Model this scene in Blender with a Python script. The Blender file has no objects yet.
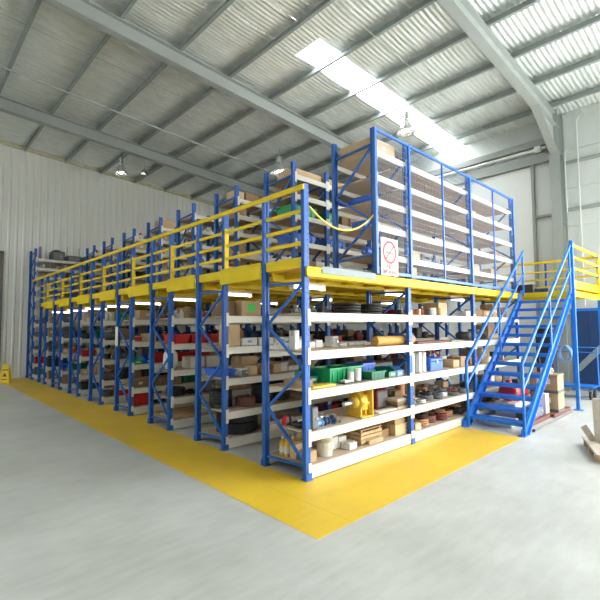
import bpy, math, random
from mathutils import Matrix, Vector
rnd = random.Random(7)
PI = math.pi
S = bpy.context.scene
COL = S.collection

# ------------------------------------------------------------------ materials
M = {}
def mat(name, col, rough=.5, metal=0., noise=0., nscale=8., bump=0., emit=0., spec=.5, alpha=None):
    m = bpy.data.materials.new(name); m.use_nodes = True
    nt = m.node_tree; b = nt.nodes['Principled BSDF']
    b.inputs['Base Color'].default_value = (*col, 1)
    b.inputs['Roughness'].default_value = rough
    b.inputs['Metallic'].default_value = metal
    b.inputs['Specular IOR Level'].default_value = spec
    if noise or bump:
        tc = nt.nodes.new('ShaderNodeTexCoord')
        n = nt.nodes.new('ShaderNodeTexNoise'); n.inputs['Scale'].default_value = nscale; n.inputs['Detail'].default_value = 4
        nt.links.new(tc.outputs['Object'], n.inputs['Vector'])
        if noise:
            r = nt.nodes.new('ShaderNodeMapRange')
            r.inputs['From Min'].default_value = .25; r.inputs['From Max'].default_value = .75
            r.inputs['To Min'].default_value = 1 - noise; r.inputs['To Max'].default_value = 1 + noise
            nt.links.new(n.outputs['Fac'], r.inputs['Value'])
            x = nt.nodes.new('ShaderNodeMix'); x.data_type = 'RGBA'; x.blend_type = 'MULTIPLY'; x.inputs['Factor'].default_value = 1
            x.inputs['A'].default_value = (*col, 1)
            nt.links.new(r.outputs['Result'], x.inputs['B']); nt.links.new(x.outputs['Result'], b.inputs['Base Color'])
        if bump:
            bp = nt.nodes.new('ShaderNodeBump'); bp.inputs['Strength'].default_value = bump; bp.inputs['Distance'].default_value = .02
            nt.links.new(n.outputs['Fac'], bp.inputs['Height']); nt.links.new(bp.outputs['Normal'], b.inputs['Normal'])
    if emit:
        b.inputs['Emission Color'].default_value = (*col, 1); b.inputs['Emission Strength'].default_value = emit
    M[name] = m
    return m
mat('blue_steel', (.012, .118, .49), .45, 0, .08, 3)
mat('stair_blue', (.014, .19, .70), .35, 0, .06, 3)
mat('mesh_blue', (.03, .15, .55), .4)
mat('yellow_steel', (.86, .63, .010), .5, 0, .06, 3, spec=.3)
mat('deck_yellow', (.80, .56, .012), .5, 0, .05, 3, spec=.3)
mat('white_steel', (.76, .75, .68), .4, 0, .04, 3)
mat('galv', (.27, .32, .34), .6, 0, .1, 20)
mat('particle_board', (.52, .40, .29), .7, 0, .12, 30)
mat('deck_board', (.62, .38, .05), .7, 0, .15, 20)
mat('card', (.50, .33, .18), .8, 0, .08, 5)
mat('card_light', (.62, .45, .27), .8, 0, .08, 5)
mat('card_dark', (.30, .18, .09), .8, 0, .1, 5)
mat('tape', (.60, .47, .28), .3)
mat('white_paper', (.74, .74, .72), .6, 0, .03, 6)
mat('green_label', (.10, .80, .14), .6)
mat('black_rubber', (.018, .018, .020), .55, 0, .2, 20)
mat('black_plastic', (.03, .032, .036), .4, 0, .1, 8)
mat('grey_plastic', (.10, .115, .13), .45, 0, .08, 8)
mat('green_bin', (.01, .36, .14), .35, 0, .05, 5)
mat('dark_green_bin', (.012, .17, .09), .4, 0, .05, 5)
mat('blue_bin', (.02, .13, .62), .35, 0, .05, 5)
mat('pale_blue', (.22, .42, .80), .4, 0, .05, 5)
mat('red_bin', (.62, .02, .02), .35, 0, .05, 5)
mat('maroon', (.17, .02, .03), .5, 0, .1, 8)
mat('red_brown', (.20, .075, .06), .7, 0, .15, 12)
mat('wood', (.55, .38, .20), .7, 0, .18, 14)
mat('grey_wood', (.45, .40, .33), .8, 0, .2, 14)
mat('beige', (.38, .265, .15), .6, 0, .08, 8)
mat('cream', (.75, .70, .58), .6, 0, .06, 8)
mat('machine_yellow', (.80, .52, .05), .4, 0, .06, 8)
mat('steel', (.58, .58, .57), .3, .8, .08, 12)
mat('dull_steel', (.17, .17, .17), .5, .3, .15, 12)
mat('copper', (.50, .25, .12), .45, .3, .15, 12)
mat('ochre', (.50, .29, .06), .6, 0, .08, 8)
mat('orange', (.85, .33, .02), .5, 0, .05, 6)
mat('sign_red', (.42, .012, .02), .5)
mat('sign_ink', (.22, .06, .07), .5)
mat('hose_yellow', (.85, .66, .12), .45)
mat('violet', (.25, .16, .35), .6, 0, .1, 8)
mat('navy', (.018, .055, .16), .5, 0, .08, 2)
mat('rafter_grey', (.34, .37, .355), .5, 0, .04, 1)
mat('purlin_galv', (.34, .38, .37), .45, .3, .08, 3)
mat('smooth_white', (.82, .84, .82), .5, 0, .03, .6)
mat('tube_light', (1, .97, .88), .5, emit=2.2)
mat('bulb_light', (1, .97, .90), .5, emit=18.)
mat('skylight_and_fill', (.94, .98, 1), .5, emit=7.)
mat('reflector', (.85, .88, .90), .15, .85)
mat('pipe_white', (.80, .82, .82), .4)
mat('sign_yellow', (.85, .65, .02), .45)
mat('screen_wire', (.45, .52, .66), .4, .3)
mat('timber_frame', (.62, .60, .42), .7, 0, .2, 5)

def nodes(name):
    m = bpy.data.materials.new(name); m.use_nodes = True; M[name] = m
    return m.node_tree, m.node_tree.nodes['Principled BSDF']
def ramp(nt, fac, stops):
    r = nt.nodes.new('ShaderNodeValToRGB')
    while len(r.color_ramp.elements) < len(stops): r.color_ramp.elements.new(.5)
    for e, (p, c) in zip(r.color_ramp.elements, stops):
        e.position = p; e.color = (*c, 1)
    nt.links.new(fac, r.inputs['Fac']); return r.outputs['Color']
def floor_like(name, c0, c1, rough):
    nt, b = nodes(name)
    tc = nt.nodes.new('ShaderNodeTexCoord')
    n1 = nt.nodes.new('ShaderNodeTexNoise'); n1.inputs['Scale'].default_value = .7; n1.inputs['Detail'].default_value = 7; n1.inputs['Roughness'].default_value = .6
    n2 = nt.nodes.new('ShaderNodeTexNoise'); n2.inputs['Scale'].default_value = 5; n2.inputs['Detail'].default_value = 5
    mp = nt.nodes.new('ShaderNodeMapping'); mp.inputs['Rotation'].default_value = (0, 0, .5); mp.inputs['Scale'].default_value = (.5, 2.2, 1)
    nt.links.new(tc.outputs['Object'], n1.inputs['Vector'])
    nt.links.new(tc.outputs['Object'], mp.inputs['Vector']); nt.links.new(mp.outputs['Vector'], n2.inputs['Vector'])
    mx = nt.nodes.new('ShaderNodeMath'); mx.operation = 'MULTIPLY_ADD'; mx.inputs[1].default_value = .45
    nt.links.new(n2.outputs['Fac'], mx.inputs[0]); nt.links.new(n1.outputs['Fac'], mx.inputs[2])
    nt.links.new(ramp(nt, mx.outputs[0], [(.45, c0), (.95, c1)]), b.inputs['Base Color'])
    b.inputs['Roughness'].default_value = rough; b.inputs['Specular IOR Level'].default_value = .45
    rr = nt.nodes.new('ShaderNodeMapRange'); rr.inputs['To Min'].default_value = rough - .12; rr.inputs['To Max'].default_value = rough + .18
    nt.links.new(n2.outputs['Fac'], rr.inputs['Value']); nt.links.new(rr.outputs['Result'], b.inputs['Roughness'])
floor_like('concrete', (.40, .405, .375), (.60, .61, .585), .38)
floor_like('walkway_paint', (.70, .45, .022), (.84, .57, .045), .36)
def foil(name):
    nt, b = nodes(name)
    tc = nt.nodes.new('ShaderNodeTexCoord')
    n = nt.nodes.new('ShaderNodeTexNoise'); n.inputs['Scale'].default_value = 2.2; n.inputs['Detail'].default_value = 6; n.inputs['Roughness'].default_value = .65
    mp = nt.nodes.new('ShaderNodeMapping'); mp.inputs['Scale'].default_value = (.8, 3.2, .8)
    nt.links.new(tc.outputs['Object'], mp.inputs['Vector']); nt.links.new(mp.outputs['Vector'], n.inputs['Vector'])
    nt.links.new(ramp(nt, n.outputs['Fac'], [(.3, (.68, .73, .71)), (.7, (.91, .95, .93))]), b.inputs['Base Color'])
    b.inputs['Metallic'].default_value = .38; b.inputs['Roughness'].default_value = .28
    bp = nt.nodes.new('ShaderNodeBump'); bp.inputs['Strength'].default_value = .5; bp.inputs['Distance'].default_value = .05
    nt.links.new(n.outputs['Fac'], bp.inputs['Height']); nt.links.new(bp.outputs['Normal'], b.inputs['Normal'])
foil('foil')
mat('wall_sheet', (.80, .80, .755), .55, 0, .03, .5)
mat('wall_foil', (.72, .755, .74), .5, .2, .06, .7, .08)

# ------------------------------------------------------------------ mesh builder
class MB:
    def __init__(s): s.v = []; s.f = []; s.m = []; s.sm = []
    def add(s, vs, fs, mi=0, smooth=False):
        b = len(s.v); s.v += [tuple(p) for p in vs]
        for f in fs: s.f.append(tuple(b + i for i in f)); s.m.append(mi); s.sm.append(smooth)
    def box(s, x0, x1, y0, y1, z0, z1, mi=0, bev=0., mx=None):
        if bev > 0:
            bev = min(bev, .45 * min(x1 - x0, y1 - y0, z1 - z0))
        if bev <= 0:
            vs = [(x, y, z) for z in (z0, z1) for y in (y0, y1) for x in (x0, x1)]
            fs = [(0, 2, 3, 1), (4, 5, 7, 6), (0, 1, 5, 4), (2, 6, 7, 3), (0, 4, 6, 2), (1, 3, 7, 5)]
        else:
            c = ((x0 + x1) / 2, (y0 + y1) / 2, (z0 + z1) / 2); h = ((x1 - x0) / 2, (y1 - y0) / 2, (z1 - z0) / 2)
            vs, ix = [], {}
            for sx in (-1, 1):
                for sy in (-1, 1):
                    for sz in (-1, 1):
                        sg = (sx, sy, sz)
                        for a in range(3):
                            p = [c[i] + sg[i] * (h[i] if i == a else h[i] - bev) for i in range(3)]
                            ix[(sx, sy, sz, a)] = len(vs); vs.append(p)
            fs = []
            for a in range(3):
                b_, c_ = (a + 1) % 3, (a + 2) % 3
                for sg in (-1, 1):
                    q = []
                    for (p, r) in ((-1, -1), (1, -1), (1, 1), (-1, 1)):
                        t = [0, 0, 0]; t[a] = sg; t[b_] = p; t[c_] = r; q.append(ix[(*t, a)])
                    fs.append(tuple(q if sg > 0 else q[::-1]))
            for a in range(3):
                b_, c_ = (a + 1) % 3, (a + 2) % 3
                for sb in (-1, 1):
                    for sc in (-1, 1):
                        t0 = [0, 0, 0]; t0[a] = -1; t0[b_] = sb; t0[c_] = sc; t1 = list(t0); t1[a] = 1
                        q = (ix[(*t0, b_)], ix[(*t1, b_)], ix[(*t1, c_)], ix[(*t0, c_)])
                        fs.append(q if sb * sc > 0 else q[::-1])
            for sx in (-1, 1):
                for sy in (-1, 1):
                    for sz in (-1, 1):
                        q = (ix[(sx, sy, sz, 0)], ix[(sx, sy, sz, 1)], ix[(sx, sy, sz, 2)])
                        fs.append(q if sx * sy * sz > 0 else q[::-1])
        if mx is not None: vs = [mx @ Vector(p) for p in vs]
        s.add(vs, fs, mi)
    def bar(s, p, q, w, h, mi=0, up=(0, 0, 1)):
        p, q = Vector(p), Vector(q); d = q - p; L = d.length; d.normalize()
        u = Vector(up); r = d.cross(u)
        if r.length < 1e-5: r = d.cross(Vector((1, 0, 0)))
        r.normalize(); u = r.cross(d)
        mx = Matrix((r, d, u)).transposed().to_4x4(); mx.translation = p
        s.box(-w / 2, w / 2, 0, L, -h / 2, h / 2, mi, 0, mx)
    def tube(s, pts, r, n=8, mi=0, closed=False, caps=True):
        pts = [Vector(p) for p in pts]; N = len(pts); rings = []
        prev = None
        for i, p in enumerate(pts):
            a = pts[i - 1] if (i > 0 or closed) else p; c = pts[(i + 1) % N] if (i < N - 1 or closed) else p
            d = (c - a).normalized()
            if prev is None:
                u = Vector((0, 0, 1)) if abs(d.z) < .9 else Vector((1, 0, 0))
            else: u = prev
            x = d.cross(u)
            if x.length < 1e-6: x = d.cross(Vector((0, 1, 0)))
            x.normalize(); u = x.cross(d); prev = u
            rr = r[i] if isinstance(r, (list, tuple)) else r
            rings.append([p + x * rr * math.cos(2 * PI * k / n) + u * rr * math.sin(2 * PI * k / n) for k in range(n)])
        vs = [v for g in rings for v in g]; fs = []
        for i in range(N if closed else N - 1):
            j = (i + 1) % N
            for k in range(n):
                l = (k + 1) % n; fs.append((i * n + k, i * n + l, j * n + l, j * n + k))
        s.add(vs, fs, mi, True)
        if caps and not closed:
            s.add(rings[0], [tuple(range(n))[::-1]], mi); s.add(rings[-1], [tuple(range(n))], mi)
    def lathe(s, prof, n=16, mi=0, c=(0, 0, 0), axis='z', smooth=True):
        vs, fs = [], []
        for (r, z) in prof:
            for k in range(n):
                a = 2 * PI * k / n; x, y = r * math.cos(a), r * math.sin(a)
                p = (x, y, z) if axis == 'z' else ((z, x, y) if axis == 'x' else (y, z, x))
                vs.append((p[0] + c[0], p[1] + c[1], p[2] + c[2]))
        for i in range(len(prof) - 1):
            for k in range(n):
                l = (k + 1) % n; fs.append((i * n + k, i * n + l, (i + 1) * n + l, (i + 1) * n + k))
        s.add(vs, fs, mi, smooth)
    def cyl(s, r, z0, z1, n=16, mi=0, c=(0, 0, 0), axis='z', bev=.0):
        if bev: s.lathe([(0, z0), (r - bev, z0), (r, z0 + bev), (r, z1 - bev), (r - bev, z1), (0, z1)], n, mi, c, axis, False)
        else: s.lathe([(0, z0), (r, z0), (r, z1), (0, z1)], n, mi, c, axis, False)
    def mesh(s, name, mats):
        me = bpy.data.meshes.new(name); me.from_pydata([tuple(v) for v in s.v], [], s.f)
        for m in ([mats] if isinstance(mats, str) else mats): me.materials.append(M[m])
        me.polygons.foreach_set('material_index', s.m); me.polygons.foreach_set('use_smooth', s.sm)
        me.update(); return me
def link(name, me, parent=None, loc=(0, 0, 0), rz=0.):
    o = bpy.data.objects.new(name, me); COL.objects.link(o); o.parent = parent
    o.location = loc; o.rotation_euler = (0, 0, rz); return o
def obj(name, mb, mats, parent=None, loc=(0, 0, 0), rz=0.):
    return link(name, mb.mesh(name, mats), parent, loc, rz)
def thing(name, loc, rz=0., label=None, cat=None, group=None):
    o = link(name, None, None, loc, rz); return tag(o, label, cat, group)
def tag(o, label=None, cat=None, group=None, kind=None):
    if label: o['label'] = label
    if cat: o['category'] = cat
    if group: o['group'] = group
    if kind: o['kind'] = kind
    return o
def struct(name, mb, mats, parent=None):
    o = obj(name, mb, mats, parent)
    if parent is None: o['kind'] = 'structure'
    return o
def copy_tree(o, parent=None):
    c = o.copy(); COL.objects.link(c); c.parent = parent
    for ch in list(o.children): copy_tree(ch, c)
    return c
ORD = ['first', 'second', 'third', 'fourth', 'fifth', 'sixth', 'seventh', 'eighth', 'ninth', 'tenth', 'eleventh', 'twelfth', 'thirteenth',
       'fourteenth', 'fifteenth', 'sixteenth', 'seventeenth', 'eighteenth', 'nineteenth', 'twentieth', 'twenty-first', 'twenty-second', 'twenty-third', 'twenty-fourth', 'twenty-fifth']

# ------------------------------------------------------------------ dimensions
PITCH, DEP, BAY = 1.812, .80, 2.4
DECK = 2.665
LOW = [.16, .568, 1.085, 1.58, 2.07]
NROW = 8
ROOF = lambda x: 9.0 - .062 * x if x > -7 else 9.434 + .062 * (x + 7)

# ------------------------------------------------------------------ the setting
b = MB(); b.box(-18, 10.9, -14, 15.6, -.2, 0); floor = struct('floor', b, 'concrete')
b = MB()
for x in (-9.5, -3.6): b.box(x - .004, x + .004, -14, 15.5, -.01, .0008)
for y in (-9.5, 9.2): b.box(-18, -1, y - .004, y + .004, -.01, .0008)
struct('floor_joint', b, 'dull_steel')
b = MB()
def poly(b, pts, z0, z1, mi=0):
    n = len(pts); vs = [(x, y, z0) for x, y in pts] + [(x, y, z1) for x, y in pts]
    b.add(vs, [tuple(range(n, 2 * n)), tuple(range(n))[::-1]] + [(i, (i + 1) % n, n + (i + 1) % n, n + i) for i in range(n)], mi)
poly(b, [(-.96, -1.12), (3.98, -1.12), (3.98, -.03), (-.03, -.03), (-.03, 15.45), (-.96, 15.45)], -.01, .003)
b.box(-.03, 5, 6.30, 7.20, -.01, .003); b.box(-.03, 5, 4.48, 5.38, -.01, .003)
struct('floor_walkway', b, 'walkway_paint')
b = MB(); b.box(-.475, -.468, -1.12, .2, -.005, .0036); struct('floor_walkway_seam', b, 'deck_board')

# end wall of vertical ribbed sheeting
def ribbed(b, p0, p1, z0, ztop, out, pitch=.25, dep=.02):
    p0, p1 = Vector((*p0, 0)), Vector((*p1, 0)); d = p1 - p0; L = d.length; d.normalize(); o = Vector((*out, 0)) * dep
    t, prof = 0., []
    while t < L - 1e-4:
        for f, h in ((0, 0), (.62, 0), (.70, 1), (.92, 1)):
            if t + f * pitch <= L: prof.append((t + f * pitch, h))
        t += pitch
    prof.append((L, 0))
    vs, fs = [], []
    for (t, h) in prof:
        p = p0 + d * t + o * h; vs += [(p.x, p.y, z0), (p.x, p.y, ztop(p.x) if callable(ztop) else ztop)]
    for i in range(len(prof) - 1): fs.append((2 * i, 2 * i + 2, 2 * i + 3, 2 * i + 1))
    b.add(vs, fs)
b = MB()
ribbed(b, (-18, 15.5), (-4.2, 15.5), 0, ROOF, (0, -1)); ribbed(b, (-4.2, 15.5), (-.93, 15.5), 4.72, ROOF, (0, -1)); ribbed(b, (-.93, 15.5), (10.8, 15.5), 0, ROOF, (0, -1))
b.box(-18, -4.2, 15.53, 15.6, 0, 8.3); b.box(-.93, 10.8, 15.53, 15.6, 0, 8.3); b.box(-4.2, -.93, 15.53, 15.6, 4.72, 8.3)
struct('wall_far', b, 'wall_sheet')
b = MB(); b.bar((-18, 15.42, ROOF(-18) - .09), (-7, 15.42, ROOF(-7) - .09), .12, .12); b.bar((-7, 15.42, ROOF(-7) - .09), (10.7, 15.42, ROOF(10.7) - .09), .12, .12)
struct('trim_1', b, 'timber_frame')
b = MB(); b.box(-4.3, -4.2, 15.44, 15.66, 0, 4.8); b.box(-.93, -.86, 15.44, 15.66, 0, 4.8); b.box(-4.3, -.86, 15.44, 15.66, 4.72, 4.82)
d1 = struct('door_1', b, 'dull_steel')
b = MB(); b.box(-5.5, .2, 19.0, 19.1, 0, 5); b.box(-5.6, -5.5, 15.6, 19, 0, 5); b.box(.2, .3, 15.6, 19, 0, 5); b.box(-5.6, .3, 15.6, 19.1, 5, 5.1); b.box(-5.6, .3, 15.6, 19.1, -.2, -.0)
struct('annex_room', b, 'wall_sheet')
sh = thing('pallet_rack', (-1.9, 17.2, 0), 0, 'orange pallet rack seen through the doorway in the far wall', 'rack')
for x in (-1.4, 1.4):
    for y in (-.35, .35): b = MB(); b.box(x - .05, x + .05, y - .05, y + .05, 0, 4.6); obj('upright', b, 'orange', sh)
for z in (1.5, 3.0, 4.3):
    b = MB(); b.box(-1.35, 1.35, -.4, -.34, z - .28, z); b.box(-1.35, 1.35, .34, .4, z - .28, z); b.box(-1.35, 1.35, -.34, .34, z - .03, z); obj('beam', b, 'orange', sh)

# right hand wall: foil wall, smooth sheet bay, columns
XW = 10.7
b = MB()
b.box(XW, XW + .15, -3.2, .12, 0, 8.36); b.box(XW, XW + .15, -14, -10.2, 0, 8.36); b.box(XW, XW + .15, -10.2, -3.2, 6.0, 8.36)
b.box(XW, XW + .15, .12, 15.5, 0, 8.36)
struct('wall_side', b, 'wall_foil')
b = MB(); [b.box(XW - .02, XW - .003, -3.15, -.25, 2.5 + 1.15 * i, 2.5 + 1.15 * (i + 1) - .012) for i in range(5)]; struct('wall_side_lining', b, 'wall_foil')
b = MB(); b.box(XW - .06, XW - .003, .66, 5.3, 0, 6.88, 0, .004); struct('wall_side_panel', b, 'smooth_white')
b = MB()
for z in (5.3, 6.72):
    b.box(XW - .09, XW - .022, -3.2, -.25, z - .05, z + .05, 0, .01)
b.box(XW - .09, XW - .005, .02, .66, 5.20, 5.28); b.box(XW - .1, XW - .005, .6, .68, 0, 6.9)
struct('trim_2', b, 'rafter_grey')
b = MB(); b.box(XW - .16, XW - .005, .1, 15.4, 6.9, 7.2); b.box(XW - .22, XW - .05, .1, 15.4, 7.42, 7.62); struct('trim_3', b, 'rafter_grey')
b = MB(); b.tube([(XW - .2, .12, 7.32), (XW - .2, 15.3, 7.32)], .05); b.cyl(.11, .3, .5, 12, 0, (XW - .2, 0, 7.32), 'y', .01); struct('trim_4', b, 'pipe_white')
b = MB(); b.box(-18, -17.85, -14, 15.5, 0, 8.75); struct('wall_left', b, 'wall_sheet')
b = MB()
b.box(-18, 7, -14.1, -14, 0, 8.7); b.box(10.0, 10.8, -14.1, -14, 0, 8.7); b.box(7, 10., -14.1, -14, 6, 8.7)
struct('wall_near', b, 'wall_sheet')

# roof foil, corrugated down the slope and sagging between the purlins
PUR = [-.3 + 1.45 * i for i in range(-4, 8)]
PURL = [-7.4 - 1.45 * i for i in range(0, 8)]
def roof_sheet(b, x0, x1, y0, y1, pitch=.115):
    nx = max(2, int(round((x1 - x0) / .24))); ny = int((y1 - y0) / (pitch / 6)); vs, fs = [], []
    for i in range(nx + 1):
        x = x0 + (x1 - x0) * i / nx
        t = ((x + .3) / 1.45) % 1.0; sag = .045 * math.sin(PI * t)
        for j in range(ny + 1):
            y = y0 + (y1 - y0) * j / ny
            vs.append((x, y, ROOF(x) - sag + .013 * math.sin(2 * PI * y / pitch) * (.35 + .65 * math.sin(PI * t))))
    for i in range(nx):
        for j in range(ny):
            a = i * (ny + 1) + j; fs.append((a, a + 1, a + ny + 2, a + ny + 1))
    b.add(vs, fs, 0, True)
SKY = [(3.35, 10.55, 2.9, 3.72)]
FILL_SKY_FRONT = [(1.5, 9.8, -9.4, -6.9)]  # unseen glowing roof sheet, added to brighten the front floor
FILL_SKY_LEFT = [(-16.5, -8, 9.4, 11.4)]  # unseen glowing roof sheet, added to light the far wall and left floor
b = MB()
roof_sheet(b, -7, 10.7, 3.72, 15.5); roof_sheet(b, -7, 3.35, 2.9, 3.72)
roof_sheet(b, -7, 10.7, -6.9, 2.9); roof_sheet(b, -7, 1.5, -9.4, -6.9); roof_sheet(b, 9.8, 10.7, -9.4, -6.9); roof_sheet(b, -7, 10.7, -14, -9.4)
for (xa, xb, ya, yb) in ((-18, -16.5, -14, 15.5), (-8, -7, -14, 15.5), (-16.5, -8, -14, 9.4), (-16.5, -8, 11.4, 15.5)): roof_sheet(b, xa, xb, ya, yb, .5)
struct('ceiling', b, 'foil')
b = MB()
for (x0, x1, y0, y1) in SKY + FILL_SKY_FRONT + FILL_SKY_LEFT:
    for (xa, xb) in ((x0, x1),):
        vs = [(xa, y0, ROOF(xa) + .02), (xb, y0, ROOF(xb) + .02), (xb, y1, ROOF(xb) + .02), (xa, y1, ROOF(xa) + .02)]
        b.add(vs + [(x, y, z + .02) for x, y, z in vs], [(0, 3, 2, 1), (4, 5, 6, 7), (0, 1, 5, 4), (1, 2, 6, 5), (2, 3, 7, 6), (3, 0, 4, 7)])
struct('window_and_fill_sheets', b, 'skylight_and_fill')  # one real skylight strip; the other two sheets are added light sources
# purlins (lipped channel), rafters, columns
def purlin(x, sl):
    b = MB(); z = ROOF(x) - .05
    b.box(x - .011, x + .011, -14, 15.36, z - .15, z); b.box(x - .011, x + .065, -14, 15.36, z - .012, z); b.box(x - .065, x + .011, -14, 15.36, z - .162, z - .15)
    b.box(x - .065, x - .055, -14, 15.36, z - .15, z - .13)
    return struct('ceiling_purlin', b, 'purlin_galv')
for x in PUR + PURL: purlin(x, 0)
def ibeam(b, pts, dep, fl):   # pts along x with z of the top
    for (xa, za, xb, zb) in pts:
        for (o0, o1, w) in ((0, -.02, fl), (-dep + .02, -dep, fl), (-.02, -dep + .02, .014)):
            vs = []
            for (x, z) in ((xa, za), (xb, zb)):
                vs += [(x, -w / 2, z + o1), (x, w / 2, z + o1), (x, w / 2, z + o0), (x, -w / 2, z + o0)]
            b.add(vs, [(0, 1, 2, 3), (4, 7, 6, 5), (0, 4, 5, 1), (1, 5, 6, 2), (2, 6, 7, 3), (3, 7, 4, 0)])
for k, y in enumerate((11.45, 5.6, -.1, -5.8, -11.5)):
    b = MB(); T = lambda x: ROOF(x) - .212
    ibeam(b, [(-17.8, T(-17.8), -7, T(-7)), (-7, T(-7), 10.4, T(10.4))], .38, .22)
    # haunch near the column
    vs = []
    for (x, z0) in ((8.7, T(8.7) - .37), (10.2, T(10.2) - 1.15)):
        vs += [(x, -.11, z0), (x, .11, z0), (x, .11, z0 - .02), (x, -.11, z0 - .02)]
    b.add(vs, [(0, 3, 2, 1), (4, 5, 6, 7), (0, 1, 5, 4), (3, 7, 6, 2), (0, 4, 7, 3), (1, 2, 6, 5)])
    vs = []
    for yy in (-.007, .007): vs += [(8.7, yy, T(8.7) - .37), (10.2, yy, T(10.2) - .37), (10.2, yy, T(10.2) - 1.16)]
    b.add(vs, [(0, 1, 2), (3, 5, 4), (0, 2, 5, 3), (0, 3, 4, 1), (1, 4, 5, 2)])
    for (xx, s_) in ((10.2, 0), (10.66, -.02)): b.box(xx + s_, xx + .02 + s_, -.13, .13, 0, T(10.2) + .1)
    b.box(10.22, 10.64, -.007, .007, 0, T(10.2) + .05)
    for z in (2.2, 4.9, 7.0): b.box(10.22, 10.64, -.12, .12, z, z + .015)
    o = struct('ceiling_rafter', b, 'rafter_grey'); o.location.y = y
# thin bracing rods and conduit along the roof
for (y, dz, r) in ((9.0, -.55, .032), (7.0, -.42, .008), (1.6, -.42, .008)):
    b = MB(); b.tube([(-6.9, y, ROOF(-6.9) + dz), (10.2, y, ROOF(10.2) + dz)], r); struct('ceiling_rod', b, 'purlin_galv')
for i, (y, z0, z1) in enumerate(((-.28, 5.2, 7.1), (-.62, 2.4, 8.0))):
    b = MB(); b.tube([(XW - .12, y, z0), (XW - .12, y, z1 - .1), (XW - .12, y - .1, z1)], .014)
    o = obj('conduit_pipe', b, 'pipe_white', None); o['kind'] = 'structure'; o.name = 'wall_side_conduit'

# ------------------------------------------------------------------ shelving parts (shared meshes)
_cache = {}
def cached(key, fn):
    if key not in _cache: _cache[key] = fn()
    return _cache[key]
def post_mesh(h):
    def mk():
        b = MB(); a, c = .04, .032
        n = int(h / .075); m = h / n; w = .008; hh = .012
        def holed(P):      # face strip with two columns of slots, P(u, z) -> xyz, u in -1..1
            us = [-1, -.52, -.30, .30, .52, 1]
            vs, fs = [], []
            zs = []
            for i in range(n): zs += [i * m, i * m + m / 2 - hh, i * m + m / 2 + hh]
            zs.append(h)
            for z in zs: vs += [P(u, z) for u in us]
            for r in range(len(zs) - 1):
                for q in range(5):
                    if r % 3 == 1 and q in (1, 3): continue
                    k = r * 6 + q; fs.append((k, k + 1, k + 7, k + 6))
            b.add(vs, fs)
        holed(lambda u, z: (u * a, -c, z))
        b.add([(-a, -c, 0), (-a, c, 0), (-a, c, h), (-a, -c, h)], [(0, 3, 2, 1)])
        b.add([(a, -c, 0), (a, c, 0), (a, c, h), (a, -c, h)], [(0, 1, 2, 3)])
        b.add([(-a, -c, h), (a, -c, h), (a, c, h), (-a, c, h)], [(0, 1, 2, 3)])
        b.add([(-a, 0, 0), (a, 0, 0), (a, 0, h), (-a, 0, h)], [(0, 1, 2, 3)])  # inner face added to block light so the slots look dark
        # returned lips at the back, leaving the channel open
        b.box(-a, -a + .026, c - .003, c, 0, h); b.box(a - .026, a, c - .003, c, 0, h)
        b.box(-a - .004, -a, -c + .008, -c + .018, 0, h); b.box(-a - .004, -a, c - .018, c - .008, 0, h)
        return b.mesh('post', 'blue_steel')
    return cached(('post', round(h, 3)), mk)
def foot_mesh():
    def mk():
        b = MB(); b.box(-.055, .055, -.055, .055, 0, .008, 0, .002); b.box(-.05, .05, -.045, -.034, 0, .09)
        b.cyl(.011, .008, .02, 6, 0, (.047, 0, 0)); return b.mesh('foot_plate', 'blue_steel')
    return cached('foot', mk)
def brace_mesh(dy, dz):
    def mk():
        b = MB(); b.bar((0, 0, 0), (0, dy, dz), .032, .03, 0, (1, 0, 0)); return b.mesh('brace', 'blue_steel')
    return cached(('brace', round(dy, 3), round(dz, 3)), mk)
def beam_mesh(L, h=.11, back=False):
    def mk():
        b = MB(); s = -1
        b.box(.042, L - .042, -.03, .012, -h, 0, 0, .004)
        b.box(.042, L - .042, -.034, -.03, -h * .62, -h * .38)
        for (x0, x1) in ((.002, .05), (L - .05, L - .002)):
            b.box(x0, x1, -.041, -.0325, -h - .055, .045, 0, .002)
            b.cyl(.006, -.045, -.04, 6, 0, ((x0 + x1) / 2, 0, -h / 2), 'y')
        return b.mesh('shelf_beam', 'white_steel')
    return cached(('beam', round(L, 3), h), mk)
def board_mesh(L):
    def mk():
        b = MB(); x = .045
        n = 3; w = (L - .09) / n
        for i in range(n): b.box(x + i * w, x + (i + 1) * w - .004, .013, DEP - .013, -.022, -.001)
        return b.mesh('shelf_board', 'particle_board')
    return cached(('board', round(L, 3)), mk)
BR_LOW = [(.19, .72, .17, .05), (.20, .05, .78, .75), (.80, .75, 1.34, .05), (1.36, .05, 1.90, .75), (1.91, .75, 2.43, .05), (2.45, .05, 2.49, .75)]
BR_LOW = [((.05, .16), (.75, .13)), ((.05, .21), (.75, .78)), ((.75, .80), (.05, 1.34)), ((.05, 1.37), (.75, 1.90)), ((.75, 1.92), (.05, 2.44)), ((.05, 2.45), (.75, 2.47))]
BR_UP = [((.05, .12), (.75, .12)), ((.75, .2), (.05, .85)), ((.05, .87), (.75, 1.42)), ((.75, 1.44), (.05, 2.02)), ((.05, 2.08), (.75, 2.08))]
BR_UP = [((.75, .28), (.05, .31)), ((.75, .30), (.05, .83)), ((.05, .85), (.75, 1.32)), ((.75, 1.34), (.05, 1.98)), ((.05, 2.03), (.75, 2.0))]
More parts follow.
